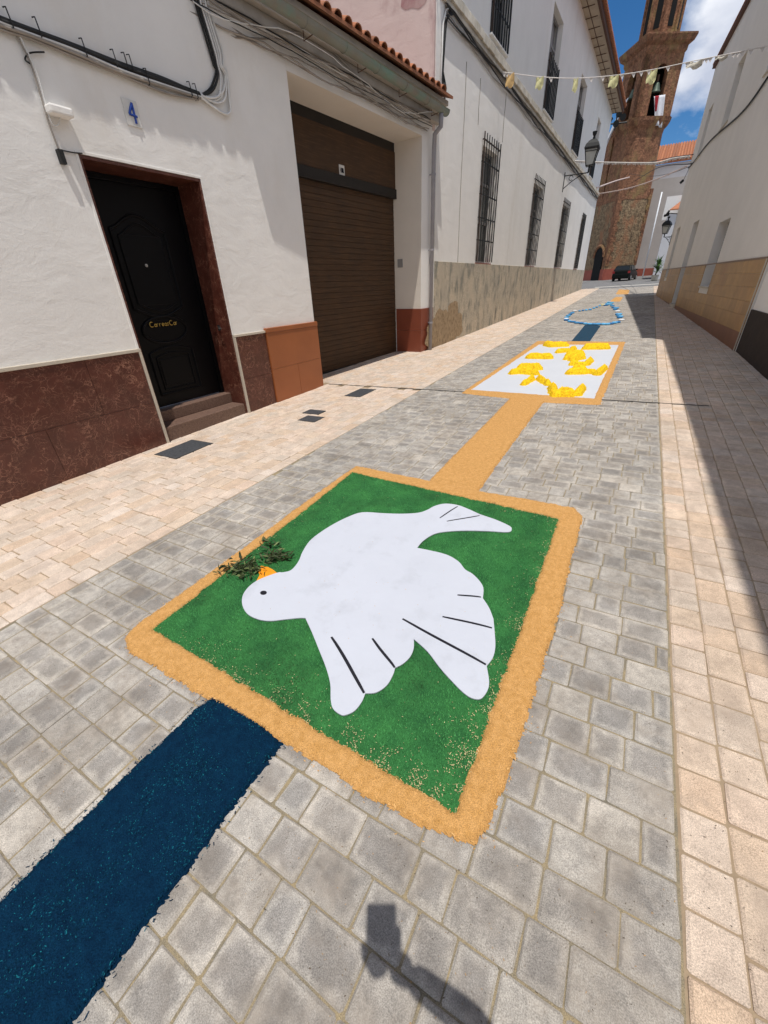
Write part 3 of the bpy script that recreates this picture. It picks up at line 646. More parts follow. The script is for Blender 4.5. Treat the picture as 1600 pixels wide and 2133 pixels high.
# roof slope
b = MB()
for F, sa, sb in ((HL, -6, 4.90), (GF, -1.12, 4.12)):
    eo = .252 if F is HL else .345; ez = 4.66 if F is GF else 4.70
    b.hexa([F.pt(sa, eo, ez-.04), F.pt(sb, eo, ez-.04), F.pt(sb, -3.5, 5.95), F.pt(sa, -3.5, 5.95), F.pt(sa, eo, ez), F.pt(sb, eo, ez), F.pt(sb, -3.5, 5.99), F.pt(sa, -3.5, 5.99)])
part(b, 'roof', M['tile'], house, tone=True)
def roof_tile_mesh(r0=.088, r1=.070, L=.46, t=.013, n=9):
    b = MB(); vs = []
    for (yy, r) in ((0, r0), (L, r1)):
        for k in range(n): a = PI*k/(n-1); vs.append((r*math.cos(a), yy, r*.82*math.sin(a)))
        for k in range(n): a = PI*k/(n-1); vs.append(((r-t)*math.cos(a), yy, (r-t)*.82*math.sin(a)))
    fs = []
    for k in range(n-1):
        fs += [(k, k+1, 2*n+k+1, 2*n+k), (n+k, 3*n+k, 3*n+k+1, n+k+1), (k, n+k, n+k+1, k+1), (2*n+k, 2*n+k+1, 3*n+k+1, 3*n+k)]
    fs += [(0, 2*n, 3*n, n), (n-1, 2*n-1, 4*n-1, 3*n-1)]
    b.add(vs, fs, 0); return b.mesh('roof_tile', M['tile'], smooth=False, tone=True)
RT = roof_tile_mesh()
slope = math.atan2(1.25, 3.74)
def tiles(F, sa, sb, tip_o, tip_z, thing, step=.215, courses=2):
    n = int((sb-sa)/step)
    for i in range(n):
        for c in range(courses):
            o = bpy.data.objects.new('roof_tile', RT); COL.objects.link(o); o.parent = thing
            L_ = .36*c; P = F.pt(sa+(i+.5)*step, tip_o-L_*math.cos(slope), tip_z+L_*math.sin(slope)+.006*c)
            dirn = Vector(-F.n*math.cos(slope)+np.array([0, 0, math.sin(slope)])); xax = Vector(F.d); zax = xax.cross(dirn); 
            if zax.z < 0: xax = -xax; zax = xax.cross(dirn)
            m_ = Matrix((xax, dirn, zax)).transposed().to_4x4()
            m_ = m_ @ Matrix.Rotation(random.gauss(0, .03), 4, 'Z')
            m_.translation = Vector(P)-thing.location+Vector((0, 0, random.gauss(0, .004)))
            o.matrix_basis = m_
tiles(HL, -5.9, 4.90, .285, 4.74, house, courses=2)
tiles(GF, -1.10, 4.05, .34, 4.655, house, courses=3)
# gutter
ga = hit(540, 0, 'z', 4.34); gb = hit(925, 240, 'z', 4.34)
gd = (gb-ga)/np.linalg.norm(gb-ga); gn = np.array([gd[1], -gd[0], 0]); gn /= np.linalg.norm(gn)
gstart = ga-gd*.42; gend = gb+gd*.10
b = MB(); n = 10; vs = []
for p in (gstart, gend):
    for k in range(n+1): a = PI+PI*k/n; vs.append(p+gn*.075*math.cos(a)+np.array([0, 0, .078+.078*math.sin(a)]))
    vs.append(p+gn*.083+np.array([0, 0, .082]))
    for k in range(n, -1, -1): a = PI+PI*k/n; vs.append(p+gn*.070*math.cos(a)+np.array([0, 0, .080+.073*math.sin(a)]))
m_ = 2*(n+1)+1
b.add(vs, [(k, k+1, m_+k+1, m_+k) for k in range(m_-1)])
gut = part(b, 'gutter', M['zinc'], house, fix=False)
b = MB(); 
for p in (gend, ):
    b.add([p+gn*.075*math.cos(PI+PI*k/n)+np.array([0, 0, .078+.078*math.sin(PI+PI*k/n)])+gd*.002 for k in range(n+1)], [tuple(range(n+1))])
sub(b, 'end_cap', M['zinc'], gut, house, fix=False)
Lg = np.linalg.norm(gend-gstart)
for q in np.arange(.35, Lg, .78):
    p = gstart+gd*q; b = MB()
    b.tube([p+gn*.0785*math.cos(PI+PI*k/n)+np.array([0, 0, .078+.0815*math.sin(PI+PI*k/n)]) for k in range(n+1)], .005, 5); sub(b, 'seam', M['zinc'], gut, house)
for q in np.arange(.15, Lg, 1.15):
    p = gstart+gd*q; b = MB(); b.tube([p+np.array([0, 0, .0])-gn*.02, p-gn*.17+np.array([0, 0, -.02]), p-gn*.17+np.array([0, 0, .07])], .006, 5); sub(b, 'bracket', M['rust'], gut, house)
# downpipe
pp = [gend-gd*.22+np.array([0, 0, -.0]), gend-gd*.22+np.array([0, 0, -.18]), np.array([*(hit(893, 320, 'y', 9.72)[:2]), 4.02]), np.array([*(GF.pt(3.86, .09, 0)[:2]), 3.82]), np.array([*(GF.pt(3.86, .09, 0)[:2]), .14])]
b = MB(); b.tube([pp[0], pp[1], pp[2]*.5+pp[1]*.5, pp[3], pp[4]], .042, 12); dp = part(b, 'downpipe', M['pvc'], house, smooth=True)
for zc in (.75, 2.2, 3.5):
    b = MB(); q = GF.pt(3.86, .09, zc); b.tube([q-np.array([0, 0, .018]), q+np.array([0, 0, .018])], .050, 12); b.fbox(GF, 3.85, 3.87, 0, .05, zc-.01, zc+.01); sub(b, 'pipe_clamp', M['pvc'], dp, house)
# number tile
s_, z_ = HL.px(274, 236)
t = empty('house_number', tuple(HL.pt(s_, .01, z_))); tag(t, 'white ceramic tile with blue number 4 above the black door', 'house number')
b = MB(); b.fbox(HL, s_-.075, s_+.075, 0, .012, z_-.10, z_+.10); part(b, 'tile', M['ceramic'], t, bev=.003)
b = MB()
def stroke(p, q, r=.011): b.tube([HL.pt(p[0], .013, p[1]), HL.pt((p[0]+q[0])/2, .0145, (p[1]+q[1])/2), HL.pt(q[0], .013, q[1])], r, 6)
stroke((s_+.018, z_-.075), (s_+.018, z_+.075)); stroke((s_+.018, z_+.075), (s_-.035, z_-.015)); stroke((s_-.035, z_-.015), (s_+.042, z_-.02)); 
part(b, 'numeral', M['number_blue'], t)
# junction box with drop cable
s_, z_ = HL.px(115, 236)
b = MB(); b.fbox(HL, s_-.085, s_+.10, 0, .11, z_-.03, z_+.035)
tag(b.build('junction_box', M['white'], bev=.015), 'white painted junction box with hanging cable ends left of the number tile', 'junction box')
def hwire(name, pts, r, m_, F=HL, o=.015, lab=None, cat='cable', parent=None, root=None, n=6):
    b = MB(); P = []
    for q in pts:
        s1, z1 = F.px(q[0], q[1]); P.append(F.pt(s1, q[2] if len(q) > 2 else o, z1))
    # smooth
    Q = []
    for i in range(len(P)-1):
        p0 = P[max(i-1, 0)]; p1 = P[i]; p2 = P[i+1]; p3 = P[min(i+2, len(P)-1)]
        for u in np.linspace(0, 1, 6)[:-1]:
            Q.append(.5*((2*p1)+(-p0+p2)*u+(2*p0-5*p1+4*p2-p3)*u*u+(-p0+3*p1-3*p2+p3)*u**3))
    Q.append(P[-1]); b.tube(Q, r, n)
    if parent: return sub(b, name, m_, parent, root, smooth=True)
    return b, Q
def bundle(name, lab, strands):
    t = None
    for i, (pts, r, m_, o) in enumerate(strands):
        b, Q = hwire('cable', [(p[0], p[1], o if len(p) < 3 else p[2]) for p in pts], r, m_)
        if t is None: t = empty(name, tuple(Q[0])); tag(t, lab, 'cables')
        part(b, 'cable', m_, t, smooth=True)
    return t
base = [(-420, -135), (-200, -42), (-60, 18), (0, 45), (60, 66), (150, 100), (250, 140), (340, 172), (412, 198)]
st = []
for j in range(9):
    dy = (-6, -2, 2, 6, 10, 14, 18, 22, 8)[j]; dark = j < 4
    pts = [(x+random.uniform(-2, 2), y+dy*(.8 if x < 400 else .4)*(1+.0006*x)+random.uniform(-2, 2)) for x, y in base]
    st.append((pts, (.013, .016, .012, .010, .011, .012, .008, .010, .009)[j], M['cable_black'] if dark else (M['cable_beige'] if j % 2 else M['cable_white']), .02+.012*(j % 3)))
bt = bundle('cable_bundle', 'bundle of black and pale cables clipped to wall above the black door', st)
for px_ in ((12, 38), (72, 58), (168, 100), (232, 122), (255, 128), (266, 132), (300, 160), (390, 186), (402, 190)):
    s1, z1 = HL.px(*px_); b = MB(); b.tube([HL.pt(s1, .012, z1+.055), HL.pt(s1, .05, z1+.05), HL.pt(s1+.004, .06, z1-.06), HL.pt(s1+.004, .01, z1-.075)], .005, 5); part(b, 'clip', M['cable_black'], bt)
st = []
for j in range(8):
    dx = (-6, -1, 4, 8, 12, 16, 20, 24)[j]; dark = j in (0, 1)
    top = [(404+dx*.8, -60), (408+dx*.8, 0), (425+dx*.8, 60), (440+dx*.8, 110), (447+dx*.6, 138)]
    lp = [[(448, 150), (436, 185), (415, 200)], [(450, 160), (440, 188), (416, 202)], [(455, 165), (452, 200), (432, 206), (414, 200)], [(460, 165), (460, 200), (440, 212), (416, 205)], [(466, 160), (466, 205), (448, 216), (420, 204)], [(468, 160), (474, 215), (476, 232), (466, 240), (440, 225), (412, 202)], [(470, 150), (478, 226), (470, 238), (445, 224), (410, 200)], [(466, 150), (462, 190), (440, 205), (410, 196)]][j]
    st.append((top+lp, (.012, .014, .010, .011, .011, .011, .010, .011)[j], M['cable_black'] if dark else M['cable_white'], .02+.01*(j % 3)))
bundle('cable_bundle', 'vertical bundle of cables dropping from the eaves and looping left', st)
st = [([(20, 55), (60, 130), (90, 225), (100, 260), (122, 318)], .008, M['cable_beige'], .02), ([(28, 58), (72, 150), (98, 240), (108, 262), (118, 262), (122, 245)], .006, M['cable_white'], .03),
      ([(120, 312), (150, 318), (170, 320)], .005, M['cable_black'], .012), ([(90, 110), (60, 112), (50, 125), (62, 135)], .006, M['cable_black'], .02)]
t = bundle('cable_bundle', 'thin beige cables running down past the junction box to black plug', st)
s1, z1 = HL.px(124, 325); b = MB(); b.fbox(HL, s1-.02, s1+.02, 0, .05, z1-.06, z1+.04); part(b, 'plug', M['cable_black'], t)
# tangle of cables under the eaves of the garage
t = None
for j in range(13):
    ph = random.random()*6; P = []
    for i in range(26):
        u = i/25; y_ = 4.4+u*5.1; sag = .10*math.sin(u*PI*5+ph)*random.uniform(.3, 1)*(1 if j > 6 else .4)
        o = .05+.035*(j % 4); zz = 4.32-.05*(j % 5)+sag*.5-(.10 if j > 9 else 0)*math.sin(u*PI*3+1)
        P.append(GF.pt((y_-5.85), o, zz))
    b = MB(); b.tube(P, random.choice([.006, .008, .010]), 5)
    if t is None: t = empty('cable_bundle', tuple(P[0])); tag(t, 'tangled grey and beige cables strung under the gutter over garage', 'cables')
    part(b, 'cable', random.choice([M['cable_beige'], M['cable_beige'], M['cable_beige'], M['cable_white'], M['cable_beige'], M['cable_black']]), t, smooth=True)

# ------------------------------------------------------------------ LONG TWO-STOREY BUILDING (left, beyond the garage)
PAL0, PAL1 = 9.965, 35.2
pal = empty('long_white_building', tuple(PF.pt(20, 0, 0))); tag(pal, 'long two storey white building with grilled windows and cement dado', 'building')
lowers = [(12.72, 14.02), (18.30, 19.80), (24.10, 25.72), (30.20, 31.45)]
ZTOP = 10.0
def wall_with_holes(F, s0, s1, z0, z1, holes, th, b):
    """front wall pieces butted round rectangular openings (same openings on every storey line)"""
    cols = sorted(set([h[:2] for h in holes])); x = s0
    for c in cols:
        b.fbox(F, x, c[0], -th, 0, z0, z1); z = z0
        for h in sorted([h for h in holes if h[:2] == c], key=lambda h: h[2]):
            b.fbox(F, c[0], c[1], -th, 0, z, h[2]); z = h[3]
        b.fbox(F, c[0], c[1], -th, 0, z, z1); x = c[1]
    b.fbox(F, x, s1, -th, 0, z0, z1)
holes = [(a, c, 2.02, 4.52) for a, c in lowers]+[(a, c, 6.42, 8.80) for a, c in lowers]
b = MB(); wall_with_holes(PF, PAL0, PAL1, -.2, ZTOP, holes, .45, b)
part(b, 'wall', M['white_palace'], pal)
b = MB(); b.fbox(PF, PAL0+.0, PAL1, -8, -.46, -.2, ZTOP); part(b, 'interior', M['black'], pal)
b = MB(); b.fbox(PF, PAL1-.02, PAL1+.0, -8, -.001, 0, ZTOP-.01); part(b, 'end_wall', M['white_palace'], pal)
# cement dado with ragged lower patch
b = MB(); b.fbox(PF, PAL0+.004, 28.6, -.01, .03, -.1, 2.0); b.fbox(PF, 28.6, PAL1, -.01, .022, .2, 1.995); dado = part(b, 'cement_dado', M['cement'], pal, bev=.006)
def blobface(F, cs_, cz, rs, rz, o, seed, n=40, zmin=None):
    vs = [F.pt(cs_, o, cz)]; 
    for k in range(n):
        a = 2*PI*k/n; q = 1+.16*math.sin(3*a+seed)+.10*math.sin(7*a+seed*2)+random.uniform(-.06, .06)
        zz = cz+rz*q*math.sin(a); zz = max(zz, zmin) if zmin is not None else zz
        vs.append(F.pt(cs_+rs*q*math.cos(a), o-.004, zz))
    return vs, [(0, 1+k, 1+(k+1) % n) for k in range(n)]
b = MB()
for (x_, y_, w_, h_) in ((915, 690, 22, 55), (945, 675, 17, 55), (905, 715, 16, 26), (930, 668, 22, 30)):
    s1, z1 = PF.px(x_, y_, .034); s2, _ = PF.px(x_+w_, y_, .034); _, z3 = PF.px(x_, y_-h_*.75, .034)
    v, f = blobface(PF, s1, z1, abs(s2-s1), abs(z3-z1), .036, x_, zmin=.17); b.add(v, f)
sub(b, 'bare_patch', M['cement_patch'], dado, pal, fix=False)
# string course
b = MB()
for i in range(60):
    s1 = PAL0+(PAL1-PAL0)*i/60; s2 = PAL0+(PAL1-PAL0)*(i+1)/60-.002; q = random.uniform(-.008, .008)
    b.fbox(PF, s1, s2, -.01, .10+q, 6.10+q, 6.24); b.fbox(PF, s1, s2, -.01, .05, 6.02, 6.098)
part(b, 'string_course', mat('stained_string_course', (.66, .61, .52), .9, .3, 3, .4, 30, coord='World', col2=(.42, .38, .31)), pal, bev=.006)
for wi, (a, c) in enumerate(lowers+lowers):
    up = wi >= 4; z0, z1 = ((6.42, 8.80) if up else (2.02, 4.52))
    b = MB(); b.fbox(PF, a, c, -.24, -.20, z0, z1 if not up else z0+1.25); w = part(b, 'window', M['glass_dark'] if not up else M['carglass'], pal)
    if up: b = MB(); b.fbox(PF, a, c, -.30, -.255, z0+1.252, z1); sub(b, 'shutter', M['shutter'], w, pal)
    b = MB()
    for (u, v) in ((a, a+.06), (c-.06, c), ((a+c)/2-.04, (a+c)/2+.04)): b.fbox(PF, u, v, -.20, -.16, z0, z1)
    for zz in (z0, z0+(z1-z0)*.38, z0+(z1-z0)*.72, z1-.06): b.fbox(PF, a+.061, c-.061, -.198, -.165, zz, zz+.06)
    sub(b, 'frame', M['shutter'], w, pal)
    b = MB(); b.fbox(PF, a-.02, c+.02, -.26, .03 if not up else .06, z0-.025, z0+.002); sub(b, 'sill', M['darkterra'] if not up else M['white_palace'], w, pal)
    # cage grille
    O = .05 if not up else .04; ga_, gc_ = (a-.02, c+.02) if not up else (a+.02, c-.02); gt = 4.66 if not up else (z0+2.25 if wi == 4 else z0+1.2); gb_ = z0+.03
    for k in range(8):
        s1 = ga_+(gc_-ga_)*k/7; b = MB(); b.tube([PF.pt(s1, O, gb_), PF.pt(s1, O, gt+.10)], (.013 if k not in (0, 7) else .017)*(1.5 if up else 1), 5)
        sub(b, 'grille_bar', M['iron'] if k not in (0,) else M['rusty_bar'], w, pal)
    for zz in ([2.55, 3.05, 3.55, 4.20, 4.62] if not up else ([6.9, 7.5, 8.1, 8.6] if wi == 4 else [6.5, 7.55])):
        b = MB(); b.fbox(PF, ga_, gc_, O-.022, O+.0, zz-.013, zz+.013); b.fbox(PF, ga_, ga_+.015, 0, O-.022, zz-.012, zz+.012); b.fbox(PF, gc_-.015, gc_, 0, O-.022, zz-.012, zz+.012); sub(b, 'grille_rail', M['rusty_bar' if zz > 4.5 and not up else 'iron'], w, pal)
# cables strung along the course
st_ = None
for j in range(7):
    P = [PF.pt(PAL0+.2+(PAL1-PAL0-.3)*i/60, .03+.02*(j % 3), 6.0-.028*j+.03*math.sin(i*.7+j)+random.uniform(-.015, .015)) for i in range(61)]
    b = MB(); b.tube(P, .014 if j < 3 else .010, 5)
    if st_ is None: st_ = empty('cable_bundle', tuple(P[0])); tag(st_, 'dark cable bundle running below the string course of the long building', 'cables')
    part(b, 'cable', M['cable_black'] if j % 3 else M['cable_beige'], st_)
P = lambda x, y, o=.03: PF.pt(PF.px(x, y)[0], o, PF.px(x, y)[1])
t = empty('cable_bundle', tuple(P(925, 20))); tag(t, 'black and white cables dropping from the string course to the gutter end', 'cables')
b = MB(); b.tube([P(950, 22), P(938, 14), P(926, 22), P(920, 50), P(918, 110), P(915, 170), P(920, 200), P(919, 232)], .014, 6); part(b, 'cable', M['cable_white'], t, smooth=True)
for j in range(4):
    b = MB(); b.tube([P(948, 30), P(934, 24+3*j), P(925+j, 45), P(921+j, 90), P(919+j*.5, 150), P(922+j*3-4, 185), P(918+j, 232)], .010, 6); part(b, 'cable', M['cable_black'], t, smooth=True)
for (x0, y0, y1) in ((962, 118, 560), (998, 160, 262), (1050, 190, 300)):
    s1 = PF.px(x0, (y0+y1)/2)[0]; za = PF.px(x0, y0)[1]; zb = max(PF.px(x0, y1)[1], 2.0)
    b = MB(); b.tube([PF.pt(s1+.012*math.sin(i), .008, za+(zb-za)*i/8) for i in range(9)], .007, 5)
    tag(b.build('wall_cable', M['cable_beige']), {962: 'thin grey cable down the white wall left of the nearest grilled window', 998: 'short thin cable hanging from string course above nearest grilled window', 1050: 'thin cable above right edge of the nearest grilled window'}[x0], 'cable')
# eaves
b = MB(); b.fbox(PF, PAL0, PAL1, -.45, .52, ZTOP, ZTOP+.10); sof = part(b, 'eaves_soffit', mat('beige_eaves_boards', (.46, .38, .29), .9, .25, 2, .2, 20, coord='World'), pal)
b = MB(); b.tube([PF.pt(PAL0, .2, ZTOP-.01), PF.pt(PAL1, .2, ZTOP-.01)], .012, 4)
for q in np.arange(PAL0+.5, PAL1, .85): b.tube([PF.pt(q, -.0, ZTOP-.01), PF.pt(q, .42, ZTOP-.01)], .014, 4)
sub(b, 'soffit_batten', M['rust'], sof, pal)
b = MB(); b.fbox(PF, PAL0, PAL1, .521, .60, ZTOP-.05, ZTOP+.12); part(b, 'fascia', M['rust'], pal)
b = MB(); b.hexa([PF.pt(PAL0, .66, 10.13), PF.pt(PAL1, .66, 10.13), PF.pt(PAL1, -5, 12.2), PF.pt(PAL0, -5, 12.2), PF.pt(PAL0, .66, 10.17), PF.pt(PAL1, .66, 10.17), PF.pt(PAL1, -5, 12.24), PF.pt(PAL0, -5, 12.24)]); part(b, 'roof', M['tile'], pal, tone=True)
b = MB()
for i in range(int((PAL1-PAL0)/.22)):
    s1 = PAL0+(i+.5)*.22; v = []
    for o_, z_ in ((.72, 10.14), (.2, 10.34)):
        for k in range(6): a = PI*k/5; v.append(PF.pt(s1+.085*math.cos(a), o_, z_+.075*math.sin(a)))
    b.add(v, [(k, k+1, 7+k, 6+k) for k in range(5)]+[(5, 4, 3, 2, 1, 0)])
tag(part(b, 'roof_tiles', M['tile'], pal, tone=True, fix=False), kind='stuff')
# pink gable wall above the garage roof
b = MB(); b.box(-12, PF.pt(9.95, 0, 0)[0]-.012, 9.78, 9.955, 4.2, 12.5); gw = part(b, 'gable_wall', M['pink'], pal)
c = hit(850, 8, 'y', 9.77)
b = MB()
n_ = 26; ctr = (hit(860, 12, 'y', 9.776)+np.array([.05, 0, .30])); vs = [ctr]
for k in range(n_): a = 2*PI*k/n_; q = 1+.2*math.sin(3*a)+random.uniform(-.12, .12); vs.append(ctr+np.array([.5*q*math.cos(a), 0, .30*q*math.sin(a)]))
b.add(vs, [(0, 1+k, 1+(k+1) % n_) for k in range(n_)]); sub(b, 'fallen_render_patch', mat('rose_old_render', (.36, .19, .19), .95, .3, 6, coord='World', col2=(.46, .33, .30)), gw, pal, fix=False)
b = MB(); b.box(PF.pt(9.95, 0, 0)[0]-.10, PF.pt(9.95, 0, 0)[0]+.0, 9.84, 9.963, 4.55, 12); part(b, 'corner_strip', M['white_palace'], pal)
b = MB(); q = hit(893, 213, 'y', 9.72); b.box(q[0]-.28, q[0]+.12, 9.68, 9.776, q[2]-.12, q[2]+.16); part(b, 'mortar_fillet', M['white'], pal, bev=.03)

# ------------------------------------------------------------------ RIGHT SIDE
rb = empty('cream_building', tuple(RF.pt(6, 0, 0))); tag(rb, 'cream two storey building with ochre tiled base in shade on the right', 'building')
RS1 = 15.9; RZ = 8.45
def rs(px_, py_, o=0): return RF.px(px_, py_, o)
h1 = (4.02, 5.25, 1.24, 2.63); h2 = (8.6, 9.55, 1.72, 3.02); hd = (8.6, 9.55, .3, 1.72)
b = MB(); hol = [(4.02, 5.25, 1.24, 2.63), (8.75, 9.85, .3, 3.02), (13.3, 14.2, 1.45, 3.2)]
hol += [(4.02, 5.25, 5.3, 6.75), (8.75, 9.85, 5.35, 6.8), (13.3, 14.2, 5.4, 6.85)]
wall_with_holes(RF, 0, RS1, -.2, RZ, hol, .4, b); part(b, 'wall', M['cream_wall'], rb)
b = MB(); b.fbox(RF, 0, RS1, -7, -.41, -.2, RZ); part(b, 'interior', M['cream_wall'], rb)
for (a, c, z0, z1) in hol:
    isd = z0 < .5
    b = MB(); b.fbox(RF, a, c, -.24, -.21, z0, z1); w = part(b, 'door' if isd else 'window', M['window_recess'] if z0 < 5 else M['glass_dark'], rb)
    if isd:
        b = MB(); b.fbox(RF, a+.03, c-.03, -.209, -.17, .4, 1.70); sub(b, 'door_leaf', mat('dark_red_wood', (.055, .018, .012), .5), w, rb)
        b = MB(); b.fbox(RF, a-.05, c+.05, -.2, .05, .2, gz(1., 19)+.1); sub(b, 'step', M['trim'], w, rb)
    else:
        b = MB(); b.fbox(RF, a-.03, c+.03, -.21, .03, z0-.04, z0-.002); sub(b, 'sill', M['trim'], w, rb)
        b = MB(); zz = z0+.05
        while zz < z1-.02: b.fbox(RF, a+.01, c-.01, -.209, -.198, zz, zz+.045); zz += .055
        sub(b, 'blind_slats', M['window_recess'], w, rb)
# tiled dado: rows follow the level top, each tile a piece
rows_z = [(1.505, 1.71), (1.295, 1.502), (1.08, 1.292), (.865, 1.077), (.60, .862), (-.05, .597)]
for ri, (z0, z1) in enumerate(rows_z):
    s = 0.004+(.0 if ri % 2 else 0); tw = .47
    while s < RS1-.02:
        e = min(s+tw, RS1); zz0 = z0
        ok = True
        for (a, c, q0, q1) in ((4.02, 5.25, 1.24, 2.63), (8.75, 9.85, .3, 3.02), (13.3, 14.2, 1.45, 3.2)):
            if e > a-.02 and s < c+.02 and z1 > q0-.045:
                if s < a-.02: e = a-.02
                elif e > c+.02 and s >= a-.02: s = c+.02
                else: ok = False; s_next = c+.02
        if e-s < .03: ok = False
        if ok:
            b = MB(); b.fbox(RF, s+.0015, e-.0015, -.005, .014, z0, z1)
            part(b, 'wall_tile', M['gold_tile'] if ri < 5 else M.get('low_tile') or M.setdefault('low_tile', mat('red_brown_glazed_tile', (.24, .10, .05), .4, .2, 3, coord='World', spec=.22)), rb, tone=True)
            s = e
        else:
            s = max(s+.05, e) if e > s else s+.05
b = MB(); b.fbox(RF, 0, RS1, -.005, .022, 1.712, 1.74); part(b, 'dado_cap', mat('brown_edging', (.22, .14, .09), .5), rb)
b = MB(); b.fbox(RF, -.0, .02, .0145, .03, -.05, 1.711); part(b, 'corner_bead', M['trim'], rb)
b = MB(); b.fbox(RF, -.05, RS1+.05, -.5, .10, RZ, RZ+.09); part(b, 'eaves', mat('brown_eaves', (.12, .06, .045), .8), rb)
b = MB(); b.hexa([RF.pt(-.05, .12, RZ+.09), RF.pt(RS1, .12, RZ+.09), RF.pt(RS1, -5, RZ+1.8), RF.pt(-.05, -5, RZ+1.8), RF.pt(-.05, .12, RZ+.13), RF.pt(RS1, .12, RZ+.13), RF.pt(RS1, -5, RZ+1.85), RF.pt(-.05, -5, RZ+1.85)]); part(b, 'roof', M['tile'], rb, tone=True)
# nearer house on the right
nb = empty('white_house', tuple(NF.pt(-4, 0, 0))); tag(nb, 'nearer white house with dark brown base at the right edge', 'house')
b = MB(); b.fbox(NF, -15, -.004, -5, -.03, -.5, 6.55); part(b, 'wall', M['white'], nb)
b = MB(); b.fbox(NF, -15, -.02, -.04, -.005, -.5, .97); part(b, 'dado', M['brown_dado'], nb, bev=.005)
b = MB(); b.fbox(NF, -15, -.01, -.5, .03, 6.55, 6.63); part(b, 'eaves', M['tile'], nb, tone=True)
# house behind the photographer on the left carries on to the corner (already part of white_house)

# ------------------------------------------------------------------ CHURCH TOWER AND CHURCH
TC = np.array([-3.93, 51.19]); TH = math.radians(33); TW = 3.15
tr = np.array([math.cos(TH), math.sin(TH)]); tl = np.array([-math.sin(TH), math.cos(TH)])
tz0 = gz(*TC)
tower = empty('church_tower', (TC[0], TC[1], tz0)); tag(tower, 'tall brown brick and stone church bell tower at the end of the street', 'tower')
def T(u, v, z): p = TC+tr*u+tl*v; return np.array([p[0], p[1], z])     # u along right face, v along left face
def tbox(b, u0, u1, v0, v1, z0, z1, tone=None):
    b.hexa([T(u0, v0, z0), T(u1, v0, z0), T(u1, v1, z0), T(u0, v1, z0), T(u0, v0, z1), T(u1, v0, z1), T(u1, v1, z1), T(u0, v1, z1)], tone)
def ring8(cx, cy, r, z):  # octagon ring in tower plan
    return [T(cx+r*math.cos(PI/8+PI/4*k), cy+r*math.sin(PI/8+PI/4*k), z) for k in range(8)]
W2 = TW/2
def chamf(e, c, z):   # square of half side W2+e with corners cut by c
    h = W2+e; pts = [(-h+c, -h), (h-c, -h), (h, -h+c), (h, h-c), (h-c, h), (-h+c, h), (-h, h-c), (-h, -h+c)]
    return [T(W2+x, W2+y, z) for x, y in pts]
def loft(b, rings, tone=None):
    n = len(rings[0]); b.add([p for r_ in rings for p in r_], [(i*n+k, i*n+(k+1) % n, (i+1)*n+(k+1) % n, (i+1)*n+k) for i in range(len(rings)-1) for k in range(n)]+[tuple(range(n-1, -1, -1)), tuple((len(rings)-1)*n+k for k in range(n))], tone)
def rectr(e, z, d=4.6): return [T(-e, -e, z), T(TW+e, -e, z), T(TW+e, d, z), T(-e, d, z)]
b = MB(); loft(b, [rectr(0, tz0-.4), rectr(-.04, 7.7)]); part(b, 'stone_shaft', M['rubble'], tower)
b = MB(); tbox(b, .02, TW-.02, 3.0, 4.6, 7.7, 12.9); tbox(b, -.1, TW, 2.9, 4.7, 12.9, 13.3); part(b, 'stair_block', M['brick'], tower)
# brick quoins at the front corner and sides
for i in range(15):
    z0 = tz0+1.2+i*.40; w_ = .55 if i % 2 else .38
    b = MB(); tbox(b, -.03, w_, -.03, w_, z0, z0+.396); part(b, 'quoin', M['brick'], tower)
    b = MB(); tbox(b, TW-w_*.55, TW+.03, -.03, w_*.6, z0, z0+.396); part(b, 'quoin', M['brick'], tower)
b = MB(); loft(b, [chamf(-.02, .05, 7.7), chamf(-.02, .35, 8.6), chamf(-.02, .5, 12.3), chamf(.02, .5, 12.6), chamf(.16, .5, 12.8), chamf(.26, .5, 13.05), chamf(.30, .5, 13.3), chamf(.0, .5, 13.35)]); part(b, 'brick_shaft', M['brick'], tower)
b = MB(); tbox(b, -.06, TW+.06, -.06, 4.66, tz0-.4, tz0+.95); part(b, 'painted_base', M['reddado'], tower)
# belfry with arched openings
ZB0, ZB1 = 13.35, 17.1
def arch_wall(b, face, z0, z1, a0, a1, zs, th=.45, ow=TW):
    """one belfry face with an arched opening from z0 to springing zs between a0 and a1"""
    def q(u, d, z): return T(u, d, z) if face == 'r' else T(d, u, z)
    def bx(u0, u1, za, zb): 
        b.hexa([q(u0, 0, za), q(u1, 0, za), q(u1, th, za), q(u0, th, za), q(u0, 0, zb), q(u1, 0, zb), q(u1, th, zb), q(u0, th, zb)])
    bx(0, a0, z0, z1); bx(a1, ow, z0, z1); r = (a1-a0)/2; cm = (a0+a1)/2; n = 10
    for k in range(n):
        t0 = PI-PI*k/n; t1 = PI-PI*(k+1)/n; x0, x1 = cm+r*math.cos(t0), cm+r*math.cos(t1); y0, y1 = zs+r*1.25*math.sin(t0), zs+r*1.25*math.sin(t1)
        b.hexa([q(x0, 0, y0), q(x1, 0, y1), q(x1, th, y1), q(x0, th, y0), q(x0, 0, z1), q(x1, 0, z1), q(x1, th, z1), q(x0, th, z1)])
b = MB(); arch_wall(b, 'r', ZB0, ZB1, 1.05, 2.10, 15.9); arch_wall(b, 'l', ZB0, ZB1, .95, 2.15, 15.9)
tbox(b, TW-.45, TW, .451, TW-.451, ZB0, ZB1); tbox(b, .451, TW, TW-.45, TW, ZB0, ZB1)
part(b, 'belfry', M['brick'], tower)
b = MB(); tbox(b, .46, TW-.46, .46, TW-.46, ZB0+.02, ZB0+.1); tbox(b, 1.6, TW-.46, 1.6, TW-.46, ZB0+.1, ZB1); part(b, 'belfry_core', M['black'], tower)
